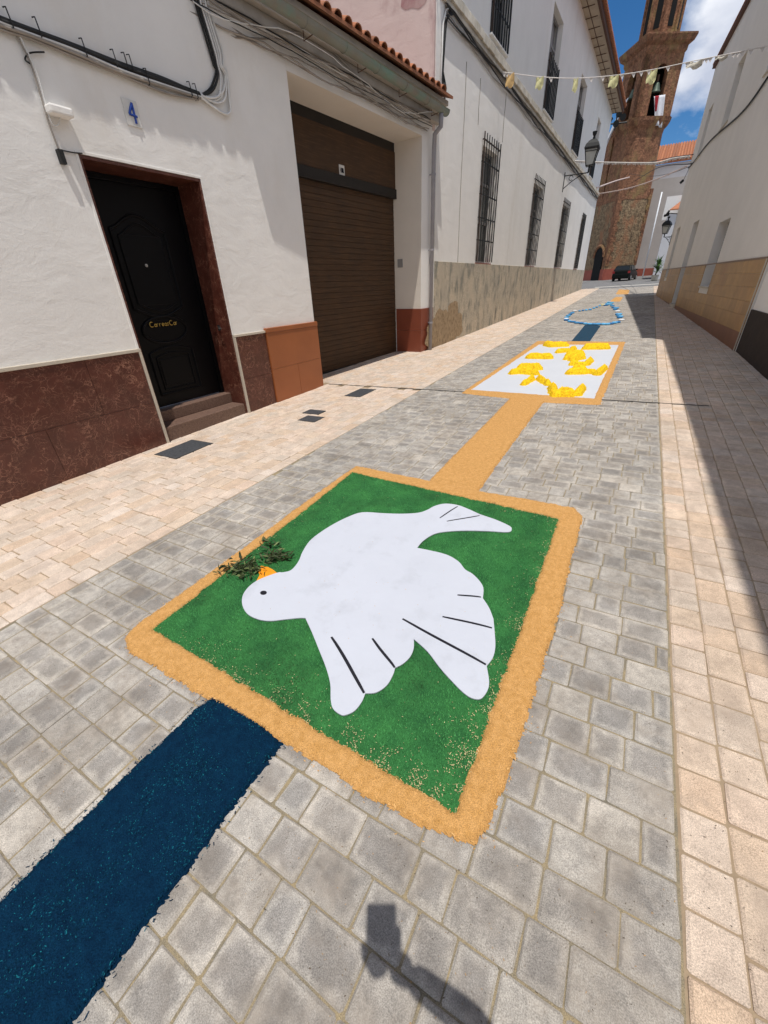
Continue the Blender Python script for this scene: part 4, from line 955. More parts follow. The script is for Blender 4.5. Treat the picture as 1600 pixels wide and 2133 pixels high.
b = MB(); loft(b, [chamf(.0, .1, 17.1), chamf(.12, .1, 17.3), chamf(.14, .1, 17.55), chamf(.38, .1, 17.75), chamf(.50, .1, 18.05), chamf(.50, .1, 18.15), chamf(-.2, .1, 18.35)]); part(b, 'cornice', M['brick'], tower)
b = MB(); r8 = 1.36; rg = lambda r, z: [T(W2+r*math.cos(PI/8+PI/4*k), W2+r*math.sin(PI/8+PI/4*k), z) for k in range(8)]
loft(b, [rg(r8, 18.3), rg(r8, 23.6), rg(r8+.2, 23.8), rg(r8+.25, 24.1), rg(.2, 27)]); part(b, 'upper_drum', M['brick'], tower)
b = MB()
for k in range(8):
    a = PI/4*k; c_ = np.array([W2+r8*.925*math.cos(a), W2+r8*.925*math.sin(a)]); tt = np.array([-math.sin(a), math.cos(a)]); nn_ = np.array([math.cos(a), math.sin(a)])
    cor = []
    for zz in (18.75, 22.6):
        for (e, d) in ((-.2, -.05), (.2, -.05), (.2, .03), (-.2, .03)): w_ = c_+tt*e+nn_*d; cor.append(T(w_[0], w_[1], zz))
    b.hexa(cor)
part(b, 'slit_opening', M['black'], tower)
b = MB()
for k in range(8):
    a = PI/8+PI/4*k; p0 = (W2+r8*math.cos(a), W2+r8*math.sin(a)); b.tube([T(*p0, 18.35), T(*p0, 23.6)], .13, 6)
part(b, 'corner_pilaster', M['brick'], tower)
# arched doorway on the left face
b = MB(); n = 12; cm = 1.35; r = .78; vs = []
for d in (-.075, .0):
    vs += [T(d, cm-r, tz0-.2), T(d, cm+r, tz0-.2)]+[T(d, cm+r*math.cos(PI*k/n), 3.25+r*1.05*math.sin(PI*k/n)) for k in range(n+1)]
m_ = n+3
b.add(vs, [tuple(range(m_)), tuple(range(2*m_-1, m_-1, -1))]+[(k, (k+1) % m_, m_+(k+1) % m_, m_+k) for k in range(m_)]); part(b, 'doorway', M['black'], tower)
b = MB(); 
b.tube([T(-.05, cm+(r+.16)*math.cos(PI*k/n), 3.25+(r+.16)*1.05*math.sin(PI*k/n)) for k in range(n+1)], .16, 6); part(b, 'door_arch', M['brick'], tower)
# bells
for face in 'rl':
    u = 1.57; p = T(u, .35, 14.9) if face == 'r' else T(.35, u, 14.9)
    b = MB(); b.lathe([(.40, 0), (.38, .05), (.30, .2), (.22, .5), (.17, .62), (.04, .68)], tuple(p), 12)
    t = b.build('bell', M['bronze'], smooth=True); tag(t, 'green bronze bell in the sunlit arch of the tower' if face == 'r' else 'bronze bell in the shaded arch of the tower', 'bell')
    b = MB(); b.tube([p+np.array([0, 0, .68]), p+np.array([0, 0, 1.1])], .1, 6); o = b.build('yoke', M['rust']); o.parent = t
# cloths hanging from the belfry
def cloth(name, lab, pts_top, pts_bot, m_, folds=5, amp=.10):
    A0, A1 = map(np.array, pts_top); B0, B1 = map(np.array, pts_bot); n, k = 16, 12; vs = []
    nr = np.cross(A1-A0, B0-A0); nr /= np.linalg.norm(nr)
    for j in range(k+1):
        for i in range(n+1):
            u, v = i/n, j/k; p = (A0*(1-u)+A1*u)*(1-v)+(B0*(1-u)+B1*u)*v; vs.append(p+nr*amp*math.sin(u*folds*PI+v)*(.3+v))
    b = MB(); b.add(vs, [(j*(n+1)+i, j*(n+1)+i+1, (j+1)*(n+1)+i+1, (j+1)*(n+1)+i) for j in range(k) for i in range(n)])
    o = b.build(name, m_, smooth=True, fix=False); so_ = o.modifiers.new('thick', 'SOLIDIFY'); so_.thickness = .02; 
    if lab: tag(o, lab, 'banner')
    return o
bn = cloth('hanging_cloth', 'white and red cloth banner hanging from the sunlit belfry arch', (T(1.25, -.14, 14.55), T(2.2, -.14, 14.65)), (T(1.9, -.16, 12.75), T(2.5, -.16, 12.55)), M['white_cloth'], 3, .06)
rc = cloth('red_corner', None, (T(1.27, -.26, 14.53), T(1.62, -.26, 14.56)), (T(1.60, -.22, 13.6), T(1.70, -.22, 13.6)), M['red_cloth'], 3, .03); rc.parent = bn; rc.matrix_parent_inverse = bn.matrix_world.inverted()
cloth('hanging_cloth', 'twisted white and dark cloth hanging from the shaded belfry side', (T(-.2, 1.2, 14.9), T(-.2, 1.9, 14.9)), (T(-1.0, 2.2, 11.9), T(-1.0, 2.6, 11.8)), M['white_cloth'], 3, .1)
# loudspeakers / floodlights clustered by the shaded side
fp = hit(1282, 262, 'y', 50.2)
t = empty('floodlight_cluster', tuple(fp)); tag(t, 'cluster of dark loudspeakers and floodlights on shaded side of the tower', 'floodlights')
for k, (dx, dz) in enumerate(((-.35, .5), (.1, .15), (.45, .5), (0, .75))):
    b = MB(); p = fp+np.array([dx, 0, dz]); q = p+np.array([-.15+.1*k, -.35, -.1]); b.tube([p, p+(q-p)*.5, q], .1, 10, rr=[.08, .12, .24]); part(b, 'lamp_head', M['iron'], t)
b = MB(); b.tube([fp+np.array([-.4, .1, .2]), fp+np.array([.8, .5, .2])], .06, 6); b.tube([fp+np.array([0, 0, -.3]), fp+np.array([0, 0, .7])], .05, 6); part(b, 'bracket', M['iron'], t)
# church nave
ch = empty('church', (1, 58, gz(1, 58))); tag(ch, 'pale church wall with red base and orange tile roof right of tower', 'church')
b = MB(); b.box(-2.6, 14, 58, 66, .9, 10.9); part(b, 'wall', M['church'], ch)
b = MB(); b.box(-2.4, 3.2, 56.8, 57.995, .9, 9.6); part(b, 'annex', mat('beige_church_wall', (.50, .455, .42), .9, .1, 1, .2, 20, coord='World'), ch)
b = MB(); b.box(-2.45, 14.02, 56.76, 56.798, .9, 2.15); b.box(3.2, 14.02, 57.96, 57.998, .9, 2.15); part(b, 'painted_base', M['reddado'], ch)
b = MB(); b.hexa([(-2.6, 57.7, 10.9), (14, 57.7, 10.9), (14, 63, 13.1), (-2.6, 63, 13.1), (-2.6, 57.7, 11.05), (14, 57.7, 11.05), (14, 63, 13.25), (-2.6, 63, 13.25)]); rf = part(b, 'roof', M['tile'], ch, tone=True)
b = MB()
for i in range(70):
    x = -2.5+i*.235; b.add([(x+.09*math.cos(a), yy, zz+.08*math.sin(a)) for yy, zz in ((57.6, 11.05), (63, 13.28)) for a in np.linspace(0, PI, 5)], [(k, k+1, 6+k, 5+k) for k in range(4)])
tag(part(b, 'roof_tiles', M['tile'], ch, tone=True, fix=False), kind='stuff')
# small house at the far right with orange roof corner
sh_ = empty('small_house', (1.6, 44, gz(1.6, 44))); tag(sh_, 'small white house with bright orange tiled roof peeping out far right', 'house')
p = hit(1405, 435, 'y', 46.)
b = MB(); b.box(p[0]-.35, p[0]+5, 46, 50, 1, p[2]-.3); b.add([], []); part(b, 'wall', M['church'], sh_)
b = MB(); b.hexa([(p[0]-.3, 45.8, p[2]-.1), (p[0]+5, 45.8, p[2]-.1), (p[0]+5, 48, p[2]+.55), (p[0]+.3, 48, p[2]+.55), (p[0]-.3, 45.8, p[2]-.02), (p[0]+5, 45.8, p[2]-.02), (p[0]+5, 48, p[2]+.65), (p[0]+.3, 48, p[2]+.65)]); part(b, 'roof', M['tile'], sh_, tone=True)
b = MB(); b.hexa([(p[0]-.75, 45.7, p[2]+.1), (p[0]-.1, 45.7, p[2]-.35), (p[0]+3, 45.7, p[2]-.9), (p[0]+3, 46, p[2]-.9), (p[0]-.75, 45.7, p[2]+.8), (p[0]-.1, 45.7, p[2]+.9), (p[0]+3, 45.7, p[2]+1.2), (p[0]+3, 46, p[2]+1.2)]) if 0 else b.box(p[0]-.7, p[0]+4, 48.2, 48.4, p[2]-.5, p[2]+1.1); part(b, 'parapet', M['white'], sh_)
# white pole in front of the church
pb = hit(1337, 584, 'y', 52.); ptop = hit(1379, 400, 'y', 52.)
b = MB(); b.tube([pb, (pb+ptop)/2, (ptop[0], ptop[1], ptop[2])], .055, 8); tag(b.build('flag_pole', M['whitebead'], smooth=True), 'thin white pole in front of the pale church wall', 'pole')
# potted yucca
pp_ = G(1362, 585); t = empty('potted_plant', tuple(pp_)); tag(t, 'green yucca in a pale pot at the far end of the street', 'plant')
b = MB(); b.lathe([(.16, 0), (.20, .05), (.26, .38), (.28, .40), (.24, .41), (.22, .36)], tuple(pp_), 12); part(b, 'pot', M['pot'], t)
b = MB(); b.tube([pp_+np.array([0, 0, .35]), pp_+np.array([.05, 0, .9])], .05, 6); part(b, 'stem', M['rust'], t)
b = MB()
for k in range(90):
    a = random.uniform(0, 2*PI); el = random.uniform(-.2, 1.4); L_ = random.uniform(.5, .95); z0 = random.uniform(.5, 1.2)
    p0 = pp_+np.array([.05, 0, z0]); d = np.array([math.cos(a)*math.cos(el), math.sin(a)*math.cos(el), math.sin(el)]); sd_ = np.array([-math.sin(a), math.cos(a), 0])*.035
    pm = p0+d*L_*.5+np.array([0, 0, .05]); p1 = p0+d*L_-np.array([0, 0, .12*L_])
    b.add([p0-sd_*.5, p0+sd_*.5, pm+sd_, p1, pm-sd_], [(0, 1, 2, 4), (4, 2, 3)])
tag(part(b, 'leaves', M['plant'], t, tone=True, fix=False), kind='stuff')

# ------------------------------------------------------------------ PARKED CAR
cp = G(1290, 586); car = empty('parked_car', tuple(cp)); car.scale = (.84, .84, .84); tag(car, 'black hatchback parked on the plaza below the church tower', 'car')
CL, CW_, hd_ = 4.1, 1.74, math.radians(-10)
cosh, sinh = math.cos(hd_), math.sin(hd_)
def Cc(x, y, z): return (cp[0]+x*cosh-y*sinh, cp[1]+x*sinh+y*cosh, cp[2]+z+GB*(y)*0)
prof = [(-.0, .28, .62), (.02, .55, .82), (.06, .80, .86), (.10, .95, .86), (.75, 1.02, .87), (1.9, 1.0, .87), (3.0, .95, .86), (3.7, .80, .82), (4.02, .60, .74), (4.1, .35, .60)]
b = MB(); n = 10; rings = []
for (y, top, hw) in [(0, .70, .70), (.04, .92, .80), (.15, .98, .85), (.8, 1.0, .87), (2.0, .98, .87), (3.1, .92, .86), (3.7, .80, .82), (4.0, .62, .74), (4.08, .5, .62)]:
    rings.append([Cc(x, y, z) for x, z in ((-hw*.9, .22), (-hw, .40), (-hw, .62), (-hw*.95, top-.05), (-hw*.85, top), (hw*.85, top), (hw*.95, top-.05), (hw, .62), (hw, .40), (hw*.9, .22))])
loft(b, rings); part(b, 'body', M['carpaint'], car, smooth=False, bev=.02)
b = MB(); rings = []
for (y, z, hw) in [(.16, .96, .80)]: pass
def cab(y, z0, z1, hw0, hw1): return [Cc(-hw0, y, z0), Cc(-hw1, y+.0, z1), Cc(hw1, y, z1), Cc(hw0, y, z0)]
loft(b, [cab(.12, .96, .98, .80, .78), cab(.42, .96, 1.38, .80, .66), cab(.75, .96, 1.46, .82, .64), cab(1.8, .96, 1.46, .82, .64), cab(2.2, .96, 1.38, .82, .66), cab(3.0, .94, .96, .80, .78)]); part(b, 'roof', M['carpaint'], car, bev=.03)
b = MB()
b.add([Cc(-.66, .155, 1.03), Cc(.66, .155, 1.03), Cc(.56, .40, 1.36), Cc(-.56, .40, 1.36), Cc(-.66, .17, 1.03), Cc(.66, .17, 1.03), Cc(.56, .42, 1.36), Cc(-.56, .42, 1.36)], [(0, 1, 2, 3), (7, 6, 5, 4), (0, 4, 5, 1), (1, 5, 6, 2), (2, 6, 7, 3), (3, 7, 4, 0)]); part(b, 'rear_window', M['carglass'], car)
for sx in (-1, 1):
    for (y0, y1) in ((.65, 1.35), (1.42, 2.35)):
        b = MB(); b.add([Cc(sx*.805, y0, 1.02), Cc(sx*.805, y1, 1.02), Cc(sx*.675, y1-.15*(y1 > 2), 1.38), Cc(sx*.675, y0+.12, 1.38)], [(0, 1, 2, 3)]); o = part(b, 'side_window', M['carglass'], car, fix=False); q = o.modifiers.new('t', 'SOLIDIFY'); q.thickness = .03; q.offset = 0
    b = MB(); b.add([Cc(sx*.62, -.0, .72), Cc(sx*.84, .03, .72), Cc(sx*.84, .06, .92), Cc(sx*.62, .02, .92)], [(0, 1, 2, 3)]); o = part(b, 'tail_lamp', M['redlamp'], car, fix=False); q = o.modifiers.new('t', 'SOLIDIFY'); q.thickness = .05; q.offset = 0
    b = MB(); b.add([Cc(sx*.86, 2.3, .98), Cc(sx*1.02, 2.3, .98), Cc(sx*1.02, 2.42, .98), Cc(sx*.86, 2.42, .98), Cc(sx*.86, 2.3, 1.1), Cc(sx*1.02, 2.3, 1.1), Cc(sx*1.02, 2.42, 1.1), Cc(sx*.86, 2.42, 1.1)], [(3, 2, 1, 0), (4, 5, 6, 7), (0, 1, 5, 4), (1, 2, 6, 5), (2, 3, 7, 6), (3, 0, 4, 7)]); part(b, 'mirror', M['carpaint'], car)
    for y in (.75, 3.3):
        b = MB(); c0 = np.array(Cc(sx*.68, y, .31)); c1 = np.array(Cc(sx*.86, y, .31)); b.tube([c0, c1], .31, 16); w = part(b, 'wheel', M['tyre'], car)
        b = MB(); b.tube([c1, c1+(c1-c0)*.06], .19, 12); sub(b, 'rim', M['chrome'], w, car)
b = MB(); b.add([Cc(-.26, -.03, .50), Cc(.26, -.03, .50), Cc(.26, -.03, .61), Cc(-.26, -.03, .61)], [(0, 1, 2, 3)]); o = part(b, 'number_plate', M['whitebead'], car, fix=False); q = o.modifiers.new('t', 'SOLIDIFY'); q.thickness = .02
b = MB(); 
bb = [Cc(-.8, -.10, .28), Cc(.8, -.10, .28), Cc(.8, .2, .28), Cc(-.8, .2, .28), Cc(-.8, -.08, .66), Cc(.8, -.08, .66), Cc(.8, .2, .66), Cc(-.8, .2, .66)]
b.hexa(bb); part(b, 'bumper', M['carpaint'], car, bev=.04)

# ------------------------------------------------------------------ WALL LANTERNS
def lantern(base, dir_, arm, size, lab, scroll=True):
    """scrolled wall bracket with a four-sided glazed lantern and domed cap standing on its end"""
    base = np.array(base); dir_ = np.array(dir_)/np.linalg.norm(dir_); t = empty('wall_lantern', tuple(base)); tag(t, lab, 'street lamp', 'wall lanterns')
    e = base+dir_*arm; b = MB(); r = .022*size
    b.tube([base, e], r, 6); b.tube([base-np.array([0, 0, .45*size]), base+dir_*arm*.35-np.array([0, 0, .22*size]), base+dir_*arm*.8], r*.8, 6)
    b.tube([base+dir_*arm*.3+np.array([.0, 0, -.1])*size+(dir_*math.cos(a)+np.array([0, 0, 1])*math.sin(a))*.08*size for a in np.linspace(0, 5.5, 12)], r*.6, 5)
    b.tube([base-np.array([0, 0, .55*size]), base+np.array([0, 0, .12*size])], r*1.4, 6)
    b.tube([e, e+np.array([0, 0, .22*size])], r*1.6, 8); part(b, 'bracket', M['iron'], t)
    z0 = .22*size; c = e+np.array([0, 0, z0]); h = .52*size; a0, a1 = .13*size, .24*size
    q = np.array([-dir_[1], dir_[0], 0])
    cor = lambda r_, z: [c+dir_*sx*r_+q*sy*r_+np.array([0, 0, z]) for sx, sy in ((-1, -1), (1, -1), (1, 1), (-1, 1))]
    b = MB(); loft(b, [cor(a0*.92, .02), cor(a1*.92, h)]); part(b, 'glass', M['lampglass'], t)
    b = MB()
    for k in range(4):
        b.tube([cor(a0, 0)[k], cor(a1, h)[k]], r*.8, 5)
        b.tube([cor(a0, 0)[k], cor(a0, 0)[(k+1) % 4]], r*.8, 5); b.tube([cor(a1, h)[k], cor(a1, h)[(k+1) % 4]], r*1.1, 5)
        b.tube([cor(a1*.95, h*.85)[k], cor(a1*.95, h*.85)[(k+1) % 4]], r*.6, 5)
    part(b, 'frame', M['iron'], t)
    b = MB(); loft(b, [cor(a1*1.12, h), cor(a1*1.15, h+.05*size), cor(a1*.95, h+.17*size), cor(a1*.55, h+.28*size), cor(a1*.25, h+.32*size)]); part(b, 'cap', M['iron'], t, smooth=False)
    b = MB(); b.lathe([(.04*size, 0), (.05*size, .05*size), (.03*size, .09*size), (.07*size, .15*size), (.09*size, .24*size), (.03*size, .22*size)], tuple(c+np.array([0, 0, h+.31*size])), 10); part(b, 'finial', M['iron'], t)
    return t
lp = hit(1172, 367, 'y', 23.5)
lantern((PF.pt(23.5, .0, 0)[0], 23.5, 5.44), (1, .02, 0), .95, 1.02, 'black scrolled wall lantern on the long white building')
c = hit(1390, 500, 'y', 25.9); cx0 = RF.pt(RS1, .0, 0)
lantern((cx0[0], cx0[1]-.1, 3.02), (-1, .3, 0), .30, .60, 'grey blue wall lantern at the far corner of the cream building')
b = MB(); q0 = np.array([cx0[0], cx0[1]-.05, 3.86]); b.tube([q0, q0+np.array([-.35, .1, .07])], .018, 6); b.tube([q0+np.array([-.3, .1, .02]), q0+np.array([-.5, .1, -.02])], .05, 8)
b.tube([q0+np.array([-.42, .1, .0]), q0+np.array([-.33, .1, .16])], .04, 8); tag(b.build('camera_bracket', M['iron']), 'small dark lamp arm above the far lantern', 'lamp')

# ------------------------------------------------------------------ BUNTING, GARLANDS, CABLES OVER THE STREET
def span(p0, p1, mids):
    """a line hung between two wall points; mids are (x,y) sightings used to set its sag"""
    p0, p1 = np.array(p0), np.array(p1); d = p1-p0; n = np.cross(d, [0, 0, 1]); n /= np.linalg.norm(n); P = [p0]
    for q in mids: r_ = ray(*q); t_ = ((p0-CAM)@n)/(r_@n); P.append(CAM+r_*t_)
    P.append(p1); return P
def smooth(P, k=8):
    Q = []
    for i in range(len(P)-1):
        p0 = P[max(i-1, 0)]; p1 = P[i]; p2 = P[i+1]; p3 = P[min(i+2, len(P)-1)]
        for u in np.linspace(0, 1, k+1)[:-1]: Q.append(.5*((2*p1)+(-p0+p2)*u+(2*p0-5*p1+4*p2-p3)*u*u+(-p0+3*p1-3*p2+p3)*u**3))
    Q.append(P[-1]); return Q
pw = lambda x, y, o=.05: PF.pt(PF.px(x, y, o)[0], o, PF.px(x, y, o)[1])
rw = lambda x, y, o=.02: RF.pt(RF.px(x, y, o)[0], o, RF.px(x, y, o)[1])
P1 = smooth(span(pw(1045, 150), rw(1600, 96), [(1125, 160), (1200, 163), (1280, 157), (1360, 145), (1440, 128), (1520, 112)]), 10)
b = MB(); b.tube(P1, .009, 5)
for i in range(0, len(P1)-1):
    if random.random() < .25: 
        q = P1[i]; b.add([q+np.array([-.05, 0, 0]), q+np.array([.05, .02, .01]), q+np.array([.02, 0, -.09])], [(0, 1, 2)])
bt = b; o = bt.build('bunting', M['string'], fix=False); tag(o, 'thin white bunting string with yellow paper flags high over the street', 'bunting')
d1 = P1[-1]-P1[0]; d1 /= np.linalg.norm(d1)
def near(x, y):
    best = min(range(len(P1)), key=lambda i: (proj(P1[i])[0]-x)**2); return P1[best]
for (x, y, w_, h_, m_, tw) in ((1063, 150, .20, .24, 'oflag', .0), (1125, 160, .18, .21, 'yflag', .1), (1197, 163, .11, .23, 'yflag', .3), (1279, 158, .21, .20, 'yflag', 0), (1363, 146, .21, .23, 'yflag', .1), (1452, 126, .34, .12, 'wflag', .2), (1500, 116, .26, .07, 'wflag', .4)):
    p = near(x, y); b = MB(); vs = []
    for j in range(5):
        for i in range(5): vs.append(p+d1*(i/4-.5)*w_*(1 if j < 4 else .85)+np.array([.0, .04*math.sin(i*1.4+j), -h_*j/4-.01+.02*math.sin(i*2)]))
    b.add(vs, [(j*5+i, j*5+i+1, (j+1)*5+i+1, (j+1)*5+i) for j in range(4) for i in range(4)]); f = b.build('flag', M[m_], fix=False, smooth=True); f.parent = o
def garland(lab, P, r, m_, fringe, L_):
    b = MB(); Q = smooth(P, 16); b.tube(Q, r, 5)
    for i in range(len(Q)-1):
        for k in range(fringe):
            q = Q[i]+(Q[i+1]-Q[i])*random.random(); a = random.uniform(0, 2*PI); d = np.array([math.cos(a)*.4, math.cos(a)*.4, -abs(math.sin(a))+.3*random.random()]); w_ = np.array([.018, .01, .0])
            b.add([q-w_, q+w_, q+d*L_*random.uniform(.4, 1)], [(0, 1, 2)])
    tag(b.build('garland', m_, fix=False), lab, 'garland')
garland('white fringed paper garland crossing the street past the lantern', span(pw(1195, 335), rw(1437, 325), [(1260, 338), (1330, 339), (1370, 338), (1400, 330)]), .02, M['string'], 12, .13)
garland('pinkish twisted garland from far corner of long building to the tower', [pw(1243, 391), hit(1262, 384, 'y', 40), hit(1285, 376, 'y', 46), hit(1311, 369, 'y', 50.6)], .045, M['pinkstring'], 5, .10)
garland('thin pale garland below the pinkish one at the end of the street', span(pw(1243, 404), rw(1432, 345, -.0), [(1290, 396), (1330, 386), (1380, 368)]), .018, M['pinkstring'], 6, .09)
def cable(lab, P, r, m_=None):
    b = MB(); b.tube(smooth(P, 8), r, 6); tag(b.build('overhead_cable', m_ or M['cable_black'], smooth=True), lab, 'cable')
cable('dark overhead cable joining tower and cream building just below the white garland', [T(1.0, -.05, 8.9), hit(1370, 350, 'y', 40), rw(1441, 341)], .02)
cable('dark overhead cable running up from garland end to cream building', [hit(1352, 338, 'y', 36), hit(1400, 328, 'y', 31), rw(1444, 322)], .018)
cable('slack thin cable sagging in front of the church annex', [hit(1310, 362, 'y', 50), hit(1355, 367, 'y', 44), hit(1400, 360, 'y', 38), rw(1438, 346)], .012)
cable('black cable draped diagonally down the cream wall', [rw(1600, 160, .03), rw(1545, 235, .03), rw(1480, 293, .03), rw(1443, 340, .03), rw(1434, 350, .03)], .022)
q = hit(1424, 375, 'y', 26); b = MB(); b.tube([hit(1436, 350, 'y', 26.), q], .010, 5); b.tube([q, q+np.array([-.10, 0, -.10])], .05, 8); tag(b.build('hanging_lamp', M['iron']), 'small black lamp hanging by a wire from cream wall corner', 'lamp')

# ------------------------------------------------------------------ CARPET ONE: DOVE ON GREEN MAT
g2 = lambda x, y: tuple(G(x, y)[:2])
mat_in = [g2(*p) for p in ((735, 985), (1166, 1082), (950, 1700), (317, 1314))]
bord = [g2(*p) for p in ((742, 972), (905, 1006), (1000, 1026), (1120, 1046), (1195, 1060), (1213, 1078), (1198, 1130), (1180, 1200), (1165, 1270), (1140, 1350), (1110, 1450), (1075, 1560), (1040, 1655), (1015, 1720), (990, 1760), (955, 1750), (890, 1722), (830, 1690), (760, 1655), (690, 1605), (600, 1550), (520, 1500), (430, 1453), (340, 1400), (270, 1355), (262, 1330), (290, 1302), (400, 1222), (520, 1135), (640, 1045))]
mi = np.array(mat_in); bo = np.array(bord)
cen = mi.mean(0); turf_poly = cen+(mi-cen)*1.03
tf = empty('turf_mat', (cen[0], cen[1], gz(*cen))); tag(tf, 'green artificial grass mat under the white dove', 'mat')
b = MB(); b.add([(x, y, gz(x, y)+w) for w in (.0015, .006) for x, y in turf_poly], [(3, 2, 1, 0), (4, 5, 6, 7)]+[(k, (k+1) % 4, 4+(k+1) % 4, 4+k) for k in range(4)]); part(b, 'backing', M['turf'], tf)
# blades
nB = 150000; lo, hi_ = turf_poly.min(0), turf_poly.max(0)
XY = rng.random((nB, 2))*(hi_-lo)+lo; XY = XY[sdf_poly(XY[:, 0], XY[:, 1], turf_poly) > .0]
n = len(XY); a = rng.random(n)*2*PI; h = .0085*(.6+.7*rng.random(n)); lean = rng.random(n)*.009+.002; la = rng.normal(2.2, 1.1, n)
cx, cy = XY.T; z0 = gz(cx, cy)+.005
ww = .0016
V = np.stack([np.stack([cx-ww*np.cos(a), cy-ww*np.sin(a), z0], 1), np.stack([cx+ww*np.cos(a), cy+ww*np.sin(a), z0], 1), np.stack([cx+lean*np.cos(la), cy+lean*np.sin(la), z0+h], 1)], 1).reshape(-1, 3)-np.array(tf.location)
tag(npmesh('grass_blades', V, np.arange(3*n).reshape(-1, 3), M['blade'], tf, rng.random(n)), kind='stuff')
# orange border
bbx = (bo[:, 0].min()-.1, bo[:, 0].max()+.1, bo[:, 1].min()-.1, bo[:, 1].max()+.1)
def border_sdf(X, Y):
    return np.minimum(sdf_poly(X, Y, bo), -sdf_poly(X, Y, mi)+.004)
ob, D = heap('orange_sawdust_border', border_sdf, bbx, .0065, .011, .02, .012, M['orange_dust'], w0=.007, wf=18)
tag(ob, 'orange sawdust border framing the green mat with the dove', 'sawdust border', kind='stuff')
def scatter(poly_sdf, bb, n, lo_, hi__, p=1.):
    X = rng.random(n)*(bb[1]-bb[0])+bb[0]; Y = rng.random(n)*(bb[3]-bb[2])+bb[2]; d = poly_sdf(X, Y)
    k = (d > lo_) & (d < hi__); return np.stack([X[k], Y[k]], 1)
S = scatter(border_sdf, bbx, 60000, -.0, .2)
tag(flakes('sawdust_flakes', S, .0135, M['orange_flake'], .0045, parent=None), 'loose orange sawdust flakes on the border around the green mat', 'sawdust', kind='stuff')
# crumbs strewn over the mat near its edges and over pavers near the frame
X = rng.random(150000)*(bbx[1]-bbx[0])+bbx[0]; Y = rng.random(150000)*(bbx[3]-bbx[2])+bbx[2]
dm = sdf_poly(X, Y, mi); near_bl = np.exp(-((X+.12)**2+(Y-.75)**2)/.10)+.55*np.exp(-((X+.9)**2+(Y-.72)**2)/.25)*(Y < 1.0)+.30*(X > -.6)*(dm < .12)
pr = np.exp(-np.clip(dm, 0, 9)/.045)*(.06+near_bl*.9)+.0015
clump = fbm(X, Y, 22, 3) > .02
k = (dm > 0) & (rng.random(len(X)) < pr*np.where(clump, 1.9, .10)); 
tag(flakes('sawdust_crumbs', np.stack([X[k], Y[k]], 1), .0155, M['cream_flake'], .0032, flat=.8, long=1.15), 'pale sawdust crumbs strewn over the edges of the green mat', 'sawdust', kind='stuff')
do = sdf_poly(X, Y, bo); k = (do < 0) & (rng.random(len(X)) < .18*np.exp(do/.012)+.0035*np.exp(do/.08))
tag(flakes('sawdust_crumbs', np.stack([X[k], Y[k]], 1), .003, M['orange_flake'], .004, flat=.5), 'orange sawdust crumbs spilled on the grey pavers around the border', 'sawdust', kind='stuff')

dove_px = [(534, 1210), (510, 1232), (504, 1255), (514, 1277), (536, 1289), (562, 1293), (592, 1290), (622, 1287), (636, 1287), (649, 1315), (664, 1352), (679, 1390), (688, 1424), (689, 1457), (694, 1476), (709, 1488), (720, 1489), (739, 1480), (754, 1461), (761, 1444), (784, 1442), (806, 1427), (819, 1405), (823, 1391), (840, 1382), (855, 1367), (862, 1349), (862, 1331), (890, 1356), (916, 1390), (939, 1416), (965, 1442), (984, 1454), (1002, 1455), (1015, 1439), (1019, 1420), (1014, 1387), (1027, 1369), (1032, 1345), (1030, 1311), (1028, 1289), (1019, 1266), (1006, 1246), (1007, 1225), (999, 1210), (984, 1195), (969, 1186), (957, 1171), (939, 1159), (920, 1152), (894, 1146), (869, 1141), (882, 1126), (905, 1112), (931, 1107), (969, 1105), (1017, 1106), (1059, 1108), (1066, 1101), (1059, 1094), (1032, 1082), (1000, 1071), (980, 1062), (954, 1052), (927, 1049), (905, 1054), (890, 1062), (871, 1068), (837, 1070), (800, 1069), (755, 1067), (724, 1077), (694, 1092), (667, 1109), (645, 1127), (630, 1150), (622, 1169), (607, 1187), (589, 1192), (577, 1193)]
WD = .0155
D2 = [np.array(G(x, y, WD)[:2]) for x, y in dove_px]
def rounded(P, k=4, corners=()):
    n = len(P); out_ = []
    for i in range(n):
        p0, p1, p2, p3 = P[i-1], P[i], P[(i+1) % n], P[(i+2) % n]
        if i in corners: p0 = p1
        if (i+1) % n in corners: p3 = p2
        for u in np.linspace(0, 1, k+1)[:-1]: out_.append(.5*((2*p1)+(-p0+p2)*u+(2*p0-5*p1+4*p2-p3)*u*u+(-p0+3*p1-3*p2+p3)*u**3))
    return out_
def flat(name, poly, w0, w1, m_, parent, root=None):
    bm = bmesh.new(); n = len(poly)
    top = [bm.verts.new((p[0], p[1], gz(p[0], p[1])+w1)) for p in poly]; bot = [bm.verts.new((p[0], p[1], gz(p[0], p[1])+w0)) for p in poly]
    f = bm.faces.new(top); bm.faces.new(bot[::-1])
    for i in range(n): bm.faces.new((top[i], bot[i], bot[(i+1) % n], top[(i+1) % n]))
    from mathutils.geometry import tessellate_polygon
    tris = tessellate_polygon([[Vector((p[0], p[1], 0)) for p in poly]])
    for q in [q for q in bm.faces if len(q.verts) == n and n > 4]: bm.faces.remove(q)
    if n > 4:
        for t3 in tris:
            bm.faces.new([top[i] for i in t3]); bm.faces.new([bot[i] for i in t3[::-1]])
    bmesh.ops.recalc_face_normals(bm, faces=bm.faces)
    if root is not None: bmesh.ops.translate(bm, verts=bm.verts, vec=-Vector(root.location))
    me = bpy.data.meshes.new(name); bm.to_mesh(me); bm.free(); me.materials.append(m_); o = bpy.data.objects.new(name, me); COL.objects.link(o)
    if parent: o.parent = parent
    return o
dc = np.mean(D2, 0); dove = empty('dove_cutout', (dc[0], dc[1], gz(*dc)+WD)); tag(dove, 'flat white cut-out dove with black feather lines lying on green mat', 'dove figure')
